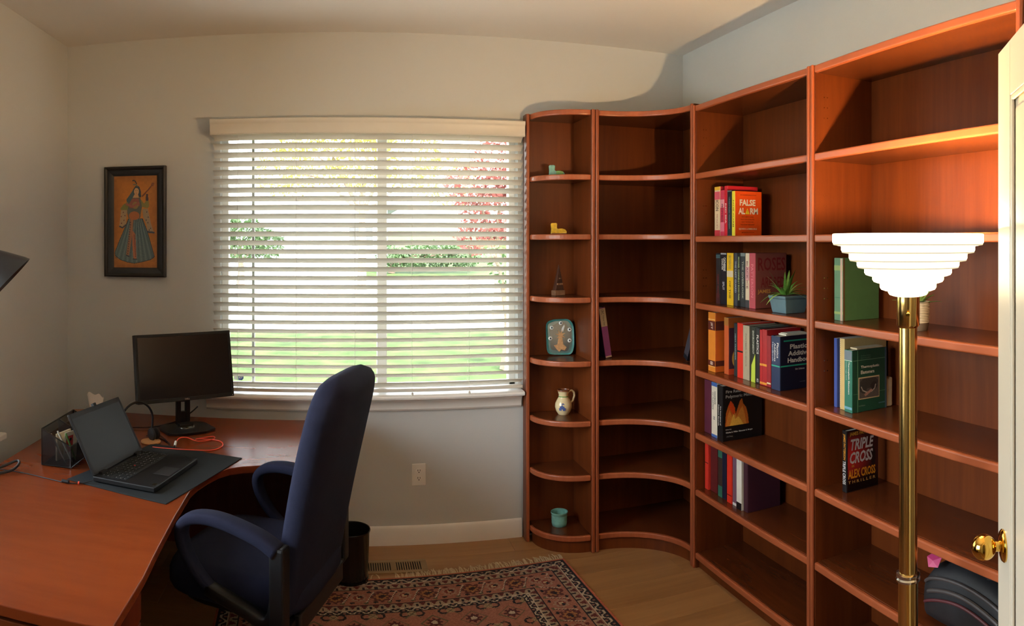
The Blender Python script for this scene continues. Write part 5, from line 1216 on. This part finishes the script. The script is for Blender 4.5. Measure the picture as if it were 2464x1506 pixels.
# ---- desk lamp reaching in from the left
dl = thing('desk_lamp', 'black desk lamp whose shade reaches in at the left edge', 'desk lamp', (-1.245, 2.060, DZT + 0.0006))
L(dl, 'base', [(0.085, 0), (0.087, 0.004), (0.084, 0.014), (0.070, 0.020), (0.016, 0.024), (0.012, 0.040)], 'lamp_black', 36)
MB().tube([(0, 0, 0.03), (-0.02, -0.01, 0.42)], 0.008, 10).build('lower_arm', 'lamp_black', dl, smooth=True)
MB().lathe([(0.016, -0.014), (0.016, 0.014)], 16, frame((1, 0, 0), (0, 0, 1), (-0.02, -0.01, 0.42))).build('elbow', 'lamp_black', dl, smooth=True)
MB().tube([(-0.02, -0.01, 0.42), (0.078, 0.0, 0.885)], 0.007, 10).build('upper_arm', 'lamp_black', dl, smooth=True)
ax = Vector((0.68, 0.25, -0.69)).normalized()              # shade opens down and to the right
sm_ = frame(ax.cross(Vector((0, 1, 0))), ax.cross(ax.cross(Vector((0, 1, 0)))), (0.086, 0.0, 0.888))
zdir = Vector((sm_[0][2], sm_[1][2], sm_[2][2]))
flip = 1 if zdir.dot(ax) > 0 else -1
MB().lathe([(0.018, flip * -0.02), (0.032, flip * -0.01), (0.040, flip * 0.02), (0.072, flip * 0.075), (0.104, flip * 0.135), (0.110, flip * 0.150), (0.107, flip * 0.150), (0.099, flip * 0.133), (0.067, flip * 0.075), (0.035, flip * 0.022), (0.024, flip * -0.006)], 40, sm_, closed=False).build('shade', 'lamp_black', dl, smooth=True)

# ---------------------------------------------------------------- waste bin
wb = thing('waste_bin', 'round black metal waste bin behind the office chair', 'bin', (0.047, 3.425, 0.0106))
L(wb, 'bin_wall', [(0.082, 0.012), (0.083, 0.020), (0.091, 0.225), (0.094, 0.229), (0.0955, 0.234), (0.094, 0.238), (0.0905, 0.236), (0.0885, 0.226), (0.080, 0.014), (0.0, 0.013)], 'black_metal', 48)
L(wb, 'foot_ring', [(0.084, 0.0), (0.087, 0.003), (0.087, 0.011), (0.0835, 0.0118), (0.081, 0.0118), (0.081, 0.0)], 'black_metal', 48)

# ---------------------------------------------------------------- painting
pt = thing('framed_painting', 'narrow painting of a woman in a teal gown in a black frame', 'painting', (-1.1245, YB - 0.001, 1.732))
fw, fh = 0.176, 0.306
prof = [(0, 0), (0, 0.030), (0.008, 0.034), (0.016, 0.030), (0.020, 0.022), (0.034, 0.020), (0.044, 0.016), (0.052, 0.010), (0.052, 0)]
def rail(name, a, b, inward):
    a = Vector(a); b = Vector(b); d = (b - a).normalized(); ins = Vector(inward); out = Vector((0, -1, 0))
    r0 = [a + ins * u + d * u + out * v for u, v in prof]; r1 = [b + ins * u - d * u + out * v for u, v in prof]
    return MB().loft([r0, r1]).build(name, 'frame_black', pt, smooth=True)
rail('frame_rail', (-fw, 0, fh), (fw, 0, fh), (0, 0, -1)); rail('frame_rail', (-fw, 0, -fh), (fw, 0, -fh), (0, 0, 1))
rail('frame_rail', (-fw, 0, -fh), (-fw, 0, fh), (1, 0, 0)); rail('frame_rail', (fw, 0, -fh), (fw, 0, fh), (-1, 0, 0))
cv = Canvas(126, 256, (196, 122, 44))
def q(pts): return [((x - 212) / 503 * 126, (y - 215) / 1075 * 256) for x, y in pts]
def s1(v): return v / 503 * 126
e = np.minimum(np.minimum(cv.X, 126 - cv.X) / 30, np.minimum(cv.Y, 256 - cv.Y) / 34); e = np.clip(e, 0, 1)[..., None]
cv.a = cv.a * (0.60 + 0.40 * e)
nzz = rng.random((34, 18)); up = np.kron(nzz, np.ones((8, 8)))[:256, :126][..., None]; cv.a *= 0.92 + 0.16 * up
cv.line(q([(545, 455), (610, 385), (672, 308)]), s1(15), (120, 64, 34)); cv.poly(q([(640, 335), (655, 298), (685, 305), (668, 345)]), (128, 76, 40))
cv.poly(q([(295, 615), (365, 612), (352, 790), (312, 825), (275, 805)]), (176, 150, 110)); cv.line(q([(278, 806), (312, 822), (350, 790)]), s1(16), (66, 66, 74))
for p_ in ((298, 690), (330, 735), (300, 770), (340, 680), (322, 640)): cv.ell(*q([p_])[0], 1.6, 1.8, (110, 60, 52))
cv.poly(q([(545, 600), (608, 600), (640, 760), (678, 880), (606, 876), (590, 780), (552, 690)]), (164, 142, 108)); cv.line(q([(604, 872), (678, 880)]), s1(20), (62, 64, 74))
for p_ in ((596, 640), (612, 700), (590, 735), (610, 765), (640, 830), (625, 850)): cv.ell(*q([p_])[0], 1.8, 1.8, (74, 62, 70))
sk = q([(382, 716), (545, 716), (596, 850), (640, 1000), (684, 1160), (640, 1196), (540, 1222), (452, 1240), (370, 1226), (290, 1200), (228, 1152), (222, 1112), (286, 950), (350, 800)])
ms = cv.poly(sk, (92, 112, 112))
for k in range(17):
    f_ = k / 16; cv_l = q([(388 + 150 * f_, 716), (232 + 440 * f_, 1180 + 50 * math.sin(PI * f_))])
    cv.line(cv_l, 1.3, (128, 144, 136) if k % 2 else (62, 80, 84))
cv.line(sk + sk[:1], 1.6, (44, 54, 58))
cv.poly(q([(404, 720), (440, 720), (432, 880), (388, 1150), (356, 1136), (384, 930)]), (166, 112, 74)); cv.poly(q([(430, 850), (462, 900), (478, 1190), (440, 1190), (428, 1020)]), (184, 112, 72))
for k in range(14): cv.ell(*q([(406 - k * 2.5, 760 + k * 28)])[0], 1.8, 2.2, (92, 66, 60)); cv.ell(*q([(450 + k * 1.2, 910 + k * 19)])[0], 1.6, 1.8, (112, 60, 52))
cv.line(q([(360, 1146), (388, 1160)]), s1(14), (60, 62, 70)); cv.line(q([(440, 1190), (480, 1192)]), s1(14), (60, 62, 70))
cv.poly(q([(372, 560), (390, 470), (520, 470), (545, 560), (525, 660), (520, 712), (382, 712), (366, 640)]), (92, 96, 84))
cv.poly(q([(395, 480), (500, 478), (518, 560), (470, 600), (392, 590)]), (144, 84, 66))
cv.ell(*q([(450, 682)])[0], s1(62), s1(48), (176, 104, 56)); cv.ell(*q([(462, 560)])[0], s1(36), s1(40), (150, 120, 70))
cv.poly(q([(372, 520), (326, 545), (284, 600), (296, 612), (370, 612), (384, 570)]), (128, 126, 60)); cv.poly(q([(524, 492), (568, 540), (590, 505), (616, 505), (624, 570), (606, 598), (540, 578)]), (132, 124, 62))
cv.poly(q([(586, 428), (610, 428), (616, 510), (584, 510)]), (72, 52, 56)); cv.line(q([(360, 545), (430, 575), (500, 535)]), s1(24), (158, 92, 72))
cv.poly(q([(440, 372), (404, 428), (360, 488), (362, 520), (392, 535), (440, 462), (452, 400)]), (70, 92, 94))
cv.poly(q([(438, 372), (462, 336), (490, 328), (514, 350), (526, 400), (532, 466), (480, 470), (448, 462)]), (52, 66, 72))
cv.ell(*q([(476, 398)])[0], s1(28), s1(40), (206, 160, 112)); cv.poly(q([(456, 428), (494, 428), (506, 470), (430, 472)]), (200, 152, 104))
cv.line(q([(470, 402), (474, 412), (470, 414)]), 0.8, (120, 78, 54)); cv.line(q([(460, 388), (468, 386)]), 1, (50, 40, 40)); cv.line(q([(482, 386), (490, 388)]), 1, (50, 40, 40)); cv.line(q([(468, 424), (480, 424)]), 1, (150, 70, 60))
cv.line(q([(432, 270), (452, 268), (468, 288), (476, 306)]), s1(13), (54, 50, 46)); cv.line(q([(440, 316), (470, 318), (486, 336)]), s1(12), (104, 112, 92))
cv.noise(0.07)
cv.mesh('canvas', 'paint_print', pt, (-0.1245, -0.0105, 0.2545), (1, 0, 0), (0, 0, 1), 0.249, 0.509)
MB().box(-0.128, 0.128, -0.010, -0.002, -0.258, 0.258).build('backing_board', 'dark_wood', pt)

# ---------------------------------------------------------------- rug
RW, RL = 1.68, 2.62
CW, CH = 300, 468
cv = Canvas(CW, CH, (150, 86, 66))
px = cv.X / CW * RW; py = cv.Y / CH * RL
dl_, dr_, dt_, db_ = px, RW - px, py, RL - py
d = np.minimum(np.minimum(dl_, dr_), np.minimum(dt_, db_))
hor = np.minimum(dt_, db_) <= np.minimum(dl_, dr_)
s = np.where(hor, px, py)
def tri(v, p): u = np.mod(v, p) / p; return 1 - np.abs(2 * u - 1)
def saw(v, p): return np.mod(v, p) / p
NAVY, TAN, SAL, ROSE, RUST, CRM, OLV = (44, 42, 48), (150, 132, 112), (148, 100, 84), (134, 98, 88), (140, 74, 62), (176, 160, 140), (98, 90, 72)
cv.put(d < 0.012, (170, 98, 76)); cv.put((d >= 0.012) & (d < 0.018), NAVY)
def guard(a, b, bg, c1, c2, per):
    w_ = b - a; m = (d >= a) & (d < b); cv.put(m, bg); v = (d - a) / w_; u = saw(s, per)
    z_ = 0.5 + 0.30 * np.sign(np.sin(2 * PI * u)) * np.abs(np.sin(2 * PI * u)) ** 0.6
    cv.put(m & (np.abs(v - z_) < 0.13), c1)
    cv.put(m & (((u - 0.25) * per / w_) ** 2 + (v - 0.26) ** 2 < 0.028), c2); cv.put(m & (((u - 0.75) * per / w_) ** 2 + (v - 0.74) ** 2 < 0.028), c2)
guard(0.018, 0.058, NAVY, CRM, ROSE, 0.072)
cv.put((d >= 0.058) & (d < 0.063), CRM)
m = (d >= 0.063) & (d < 0.102); cv.put(m, TAN); u = saw(s, 0.060); v = (d - 0.063) / 0.039
cv.put(m & (np.abs(u - 0.5) < 0.34 * (1 - v)) & (v < 0.85) & (v > 0.1), (96, 50, 50)); cv.put(m & (tri(s + 0.03, 0.060) > 0.80) & (v > 0.45), NAVY); cv.put(m & (np.abs(v - 0.08) < 0.07), ROSE)
cv.put((d >= 0.102) & (d < 0.107), NAVY)
m = (d >= 0.107) & (d < 0.240); cv.put(m, SAL); w_ = 0.133; v = d - 0.107
for per, off, rad, cc in ((0.21, 0.0, 0.044, ((92, 56, 54), (150, 104, 70), (70, 44, 46))), (0.21, 0.105, 0.034, ((150, 120, 104), (120, 62, 56), (176, 150, 120)))):
    u = np.mod(s + off, per) - per / 2; vv = v - w_ / 2
    r = np.hypot(u, vv); th_ = np.arctan2(vv, u); pet = rad * (1 + 0.16 * np.cos(8 * th_))
    cv.put(m & (r < pet), cc[0]); cv.put(m & (r < pet * 0.66), cc[1]); cv.put(m & (r < pet * 0.34), cc[2])
u = np.mod(s, 0.105) - 0.0525
c_ = w_ / 2 + 0.045 * np.sin(2 * PI * s / 0.105)
cv.put(m & (np.abs(v - c_) < 0.006) & (np.abs(u) < 0.024), CRM); cv.put(m & (np.abs(v - c_ - 0.010) < 0.003) & (np.abs(u) < 0.022), NAVY)
for k in range(5):
    a_, b_ = 0.105 / 5 * k, (0.021, 0.118, 0.06, 0.024, 0.112)[k]
    uu = np.mod(s + a_, 0.105) - 0.0525
    cv.put(m & ((uu / 0.012) ** 2 + ((v - b_) / 0.008) ** 2 < 1), (NAVY, OLV, NAVY, (92, 50, 50), NAVY)[k])
cv.put((d >= 0.240) & (d < 0.245), NAVY)
m = (d >= 0.245) & (d < 0.278); cv.put(m, TAN); u = saw(s, 0.052); v = (d - 0.245) / 0.033
cv.put(m & (np.abs(u - 0.5) < 0.34 * (1 - v)) & (v > 0.1) & (v < 0.85), (96, 50, 50)); cv.put(m & (tri(s + 0.026, 0.052) > 0.8) & (v > 0.45), NAVY)
cv.put((d >= 0.278) & (d < 0.283), CRM)
guard(0.283, 0.318, NAVY, CRM, ROSE, 0.064)
m = d >= 0.318; cv.put(m, SAL)
for (pu, pv, ou, ov, kind) in ((0.17, 0.17, 0, 0, 0), (0.17, 0.17, 0.085, 0.085, 1)):
    uu = np.mod(px + ou, pu) - pu / 2; vv = np.mod(py + ov, pv) - pv / 2
    r = np.hypot(uu, vv); dia = np.abs(uu) + np.abs(vv)
    if kind == 0:
        cv.put(m & (dia < 0.062) & (dia > 0.054), OLV); cv.put(m & (r < 0.030 * (1 + 0.25 * np.cos(8 * np.arctan2(vv, uu)))), (84, 48, 50)); cv.put(m & (r < 0.014), CRM)
    else:
        cv.put(m & (np.abs(np.hypot(np.abs(uu) - 0.03, vv) - 0.020) < 0.005), NAVY); cv.put(m & (r < 0.020), (150, 126, 100)); cv.put(m & (np.abs(np.abs(uu) - np.abs(vv)) < 0.003) & (r < 0.05), OLV)
cv.noise(0.16)
rg_ang = math.radians(3.2)
# far right corner at (1.118, 3.470); the rug runs back towards the door
xa = Vector((math.cos(rg_ang), math.sin(rg_ang), 0)); ya = Vector((-math.sin(rg_ang), math.cos(rg_ang), 0))
rug = thing('rug', 'patterned salmon and navy oriental rug with cream fringe on the wood floor', 'rug', tuple(Vector((1.118, 3.470, 0.0)) - xa * RW / 2 - ya * RL / 2), rg_ang)
MB().box(-RW / 2, RW / 2, -RL / 2, RL / 2, 0.0004, 0.0084).build('rug_base', 'rug_back', rug)
cv.mesh('rug_pile', 'rug_pile', rug, (-RW / 2, RL / 2, 0.0092), (1, 0, 0), (0, 1, 0), RW, RL)
fg = MB(); rf = random.Random(9)
for e in (1, -1):
    n = 250 if e > 0 else 160
    for k in range(n):
        x = -RW / 2 + RW * (k + 0.5) / n
        if e > 0 and x < -0.02 and rf.random() < 0.95: continue        # this stretch is tucked under
        ln = rf.uniform(0.055, 0.085); sk = rf.uniform(-0.02, 0.02); z1 = rf.uniform(0.002, 0.007)
        y0 = e * RL / 2
        w_ = 0.0022
        fg.add([(x - w_, y0, 0.003), (x + w_, y0, 0.003), (x + sk * 0.5 + w_, y0 + e * ln * 0.55, z1 + 0.003), (x + sk + w_, y0 + e * ln, 0.0015), (x + sk - w_, y0 + e * ln, 0.0015), (x + sk * 0.5 - w_, y0 + e * ln * 0.55, z1 + 0.003)], [(0, 1, 2, 5), (5, 2, 3, 4)])
o = fg.build('fringe', 'fringe', rug); o['kind'] = 'stuff'
sm = o.modifiers.new('yarn', 'SOLIDIFY'); sm.thickness = 0.0015

# ---------------------------------------------------------------- office chair
ch = thing('office_chair', 'high-backed navy upholstered office chair turned to the desk', 'chair', (-0.262, 2.528, 0.0098), math.radians(161))
def sring(c, ux, uy, a, b, n=32, p=3.2):
    r = []
    for k in range(n):
        t_ = 2 * PI * k / n; co, si = math.cos(t_), math.sin(t_)
        r.append(Vector(c) + Vector(ux) * (a * math.copysign(abs(co) ** (2 / p), co)) + Vector(uy) * (b * math.copysign(abs(si) ** (2 / p), si)))
    return r
# backrest: lofted slab that reclines, rounded at the top
rings = []
N = 44
for k in range(N + 1):
    q_ = k / N
    zz = 0.430 + 0.745 * q_
    xx = -0.158 - 0.155 * q_ + 0.012 * math.sin(PI * q_)
    hw = 0.268 - 0.012 * q_ - 0.006 * math.sin(2 * PI * q_)
    if q_ > 0.82: hw *= math.sqrt(max(0.0, 1 - ((q_ - 0.82) / 0.1803) ** 2.3)) * 0.55 + 0.45
    th_ = 0.046 + 0.012 * math.sin(PI * min(1, q_ * 0.8)) 
    if q_ > 0.93: th_ *= math.sqrt(max(0.03, 1 - ((q_ - 0.93) / 0.0703) ** 2))
    if q_ < 0.05: th_ *= 0.75 + 5 * q_
    lean = math.atan2(0.150, 0.745)
    rings.append(sring((xx, 0, zz), (0, 1, 0), (math.cos(lean), 0, math.sin(lean)), hw, th_, 36, 3.4))
MB().loft(rings).build('backrest', 'chair_fabric', ch, smooth='all')
# seat
rings = []
for k, (zz, sc_) in enumerate(((0.420, 0.90), (0.428, 0.97), (0.445, 1.0), (0.485, 1.0), (0.505, 0.975), (0.516, 0.92), (0.521, 0.80), (0.523, 0.5), (0.523, 0.1))):
    rings.append(sring((0.035, 0, zz + (0.012 if k > 4 else 0)), (1, 0, 0), (0, 1, 0), 0.262 * sc_, 0.268 * sc_, 40, 4.5))
MB().loft(rings).build('seat', 'chair_fabric', ch, smooth='all')
MB().prism([(p_.x, p_.y) for p_ in sring((0.02, 0, 0), (1, 0, 0), (0, 1, 0), 0.235, 0.235, 32, 4)], 0.398, 0.4198).build('seat_pan', 'black_plastic', ch, bevel=0.004)
for s_ in (1, -1):
    yy = s_ * 0.290
    path = smooth_path([(-0.172, yy, 0.655), (-0.10, yy, 0.690), (0.03, yy, 0.718), (0.125, yy, 0.710), (0.172, yy, 0.672), (0.166, yy, 0.610), (0.120, yy, 0.540), (0.060, yy, 0.490)], 5)
    rings = []
    for i, c_ in enumerate(path):
        t_ = (path[min(i + 1, len(path) - 1)] - path[max(i - 1, 0)]).normalized()
        up_ = Vector((0, 1, 0)).cross(t_)
        q_ = i / (len(path) - 1)
        wdt = 0.034 - 0.012 * max(0, (q_ - 0.5) * 2); tk_ = 0.023 - 0.008 * q_
        rings.append(sring(c_, (0, 1, 0), up_, wdt, tk_, 20, 3))
    ar = MB().loft(rings).build('armrest', 'chair_fabric', ch, smooth='all')
    low = smooth_path([(0.075, yy, 0.492), (-0.06, yy, 0.452), (-0.13, yy, 0.430), (-0.162, yy, 0.470), (-0.174, yy, 0.58), (-0.172, yy, 0.665)], 5)
    MB().loft([sring(c_, (0, 1, 0), Vector((0, 1, 0)).cross((low[min(i + 1, len(low) - 1)] - low[max(i - 1, 0)]).normalized()), 0.024, 0.020, 14, 4) for i, c_ in enumerate(low)]).build('arm_bracket', 'black_plastic', ar, smooth='all')
    MB().box(-0.202, -0.152, yy - 0.028, yy + 0.028, 0.395, 0.672).build('back_post', 'black_plastic', ar, bevel=0.008, seg=3)
    MB().box(-0.200, -0.10, min(yy, s_ * 0.16), max(yy, s_ * 0.16), 0.394, 0.412).build('arm_mount', 'black_plastic', ar, bevel=0.004)
MB().box(-0.215, -0.190, -0.21, 0.21, 0.36, 0.429).build('back_bracket', 'black_plastic', ch, bevel=0.006)
MB().box(-0.14, 0.12, -0.09, 0.09, 0.350, 0.397).build('tilt_mechanism', 'black_metal', ch, bevel=0.008)
MB().lathe([(0.034, 0.10), (0.034, 0.22), (0.026, 0.225), (0.026, 0.349)], 24).build('gas_lift', 'black_metal', ch, smooth=True)
for k in range(5):
    a = 2 * PI * k / 5 + 0.3; c_, s_ = math.cos(a), math.sin(a)
    lg = MB().loft([sring((c_ * r_, s_ * r_, zz), (-s_, c_, 0), (0, 0, 1), w_, h_, 12, 3) for r_, zz, w_, h_ in ((0.025, 0.115, 0.030, 0.030), (0.15, 0.100, 0.026, 0.022), (0.30, 0.078, 0.020, 0.014))]).build('base_leg', 'black_plastic', ch, smooth='all')
    MB().lathe([(0.018, -0.022), (0.027, -0.020), (0.027, -0.004), (0.010, -0.002), (0.010, 0.002), (0.027, 0.004), (0.027, 0.020), (0.018, 0.022)], 20, frame((c_, s_, 0), (0, 0, 1), (c_ * 0.29, s_ * 0.29, 0.0275))).build('caster', 'black_matte', lg, smooth=True)

# ---------------------------------------------------------------- settle what stands in the two straight cases
piv = Vector((XF, Y4 - 0.001, 0)); RZ = Matrix.Rotation(SWING, 4, 'Z')
for o in list(COL.objects):
    if o.parent is not None or o.get('category') not in ('book', 'notebook', 'paper', 'box', 'plant', 'bag', 'plastic wrap'): continue
    if o.location.x < 1.66 or o.location.y > Y3: continue
    if o.location.y < Y4:
        z_ = o.location.z; o.location = RZ @ (Vector(o.location) - piv) + piv; o.location.z = z_
        o.rotation_euler.z += SWING
    o.location.z += DROP
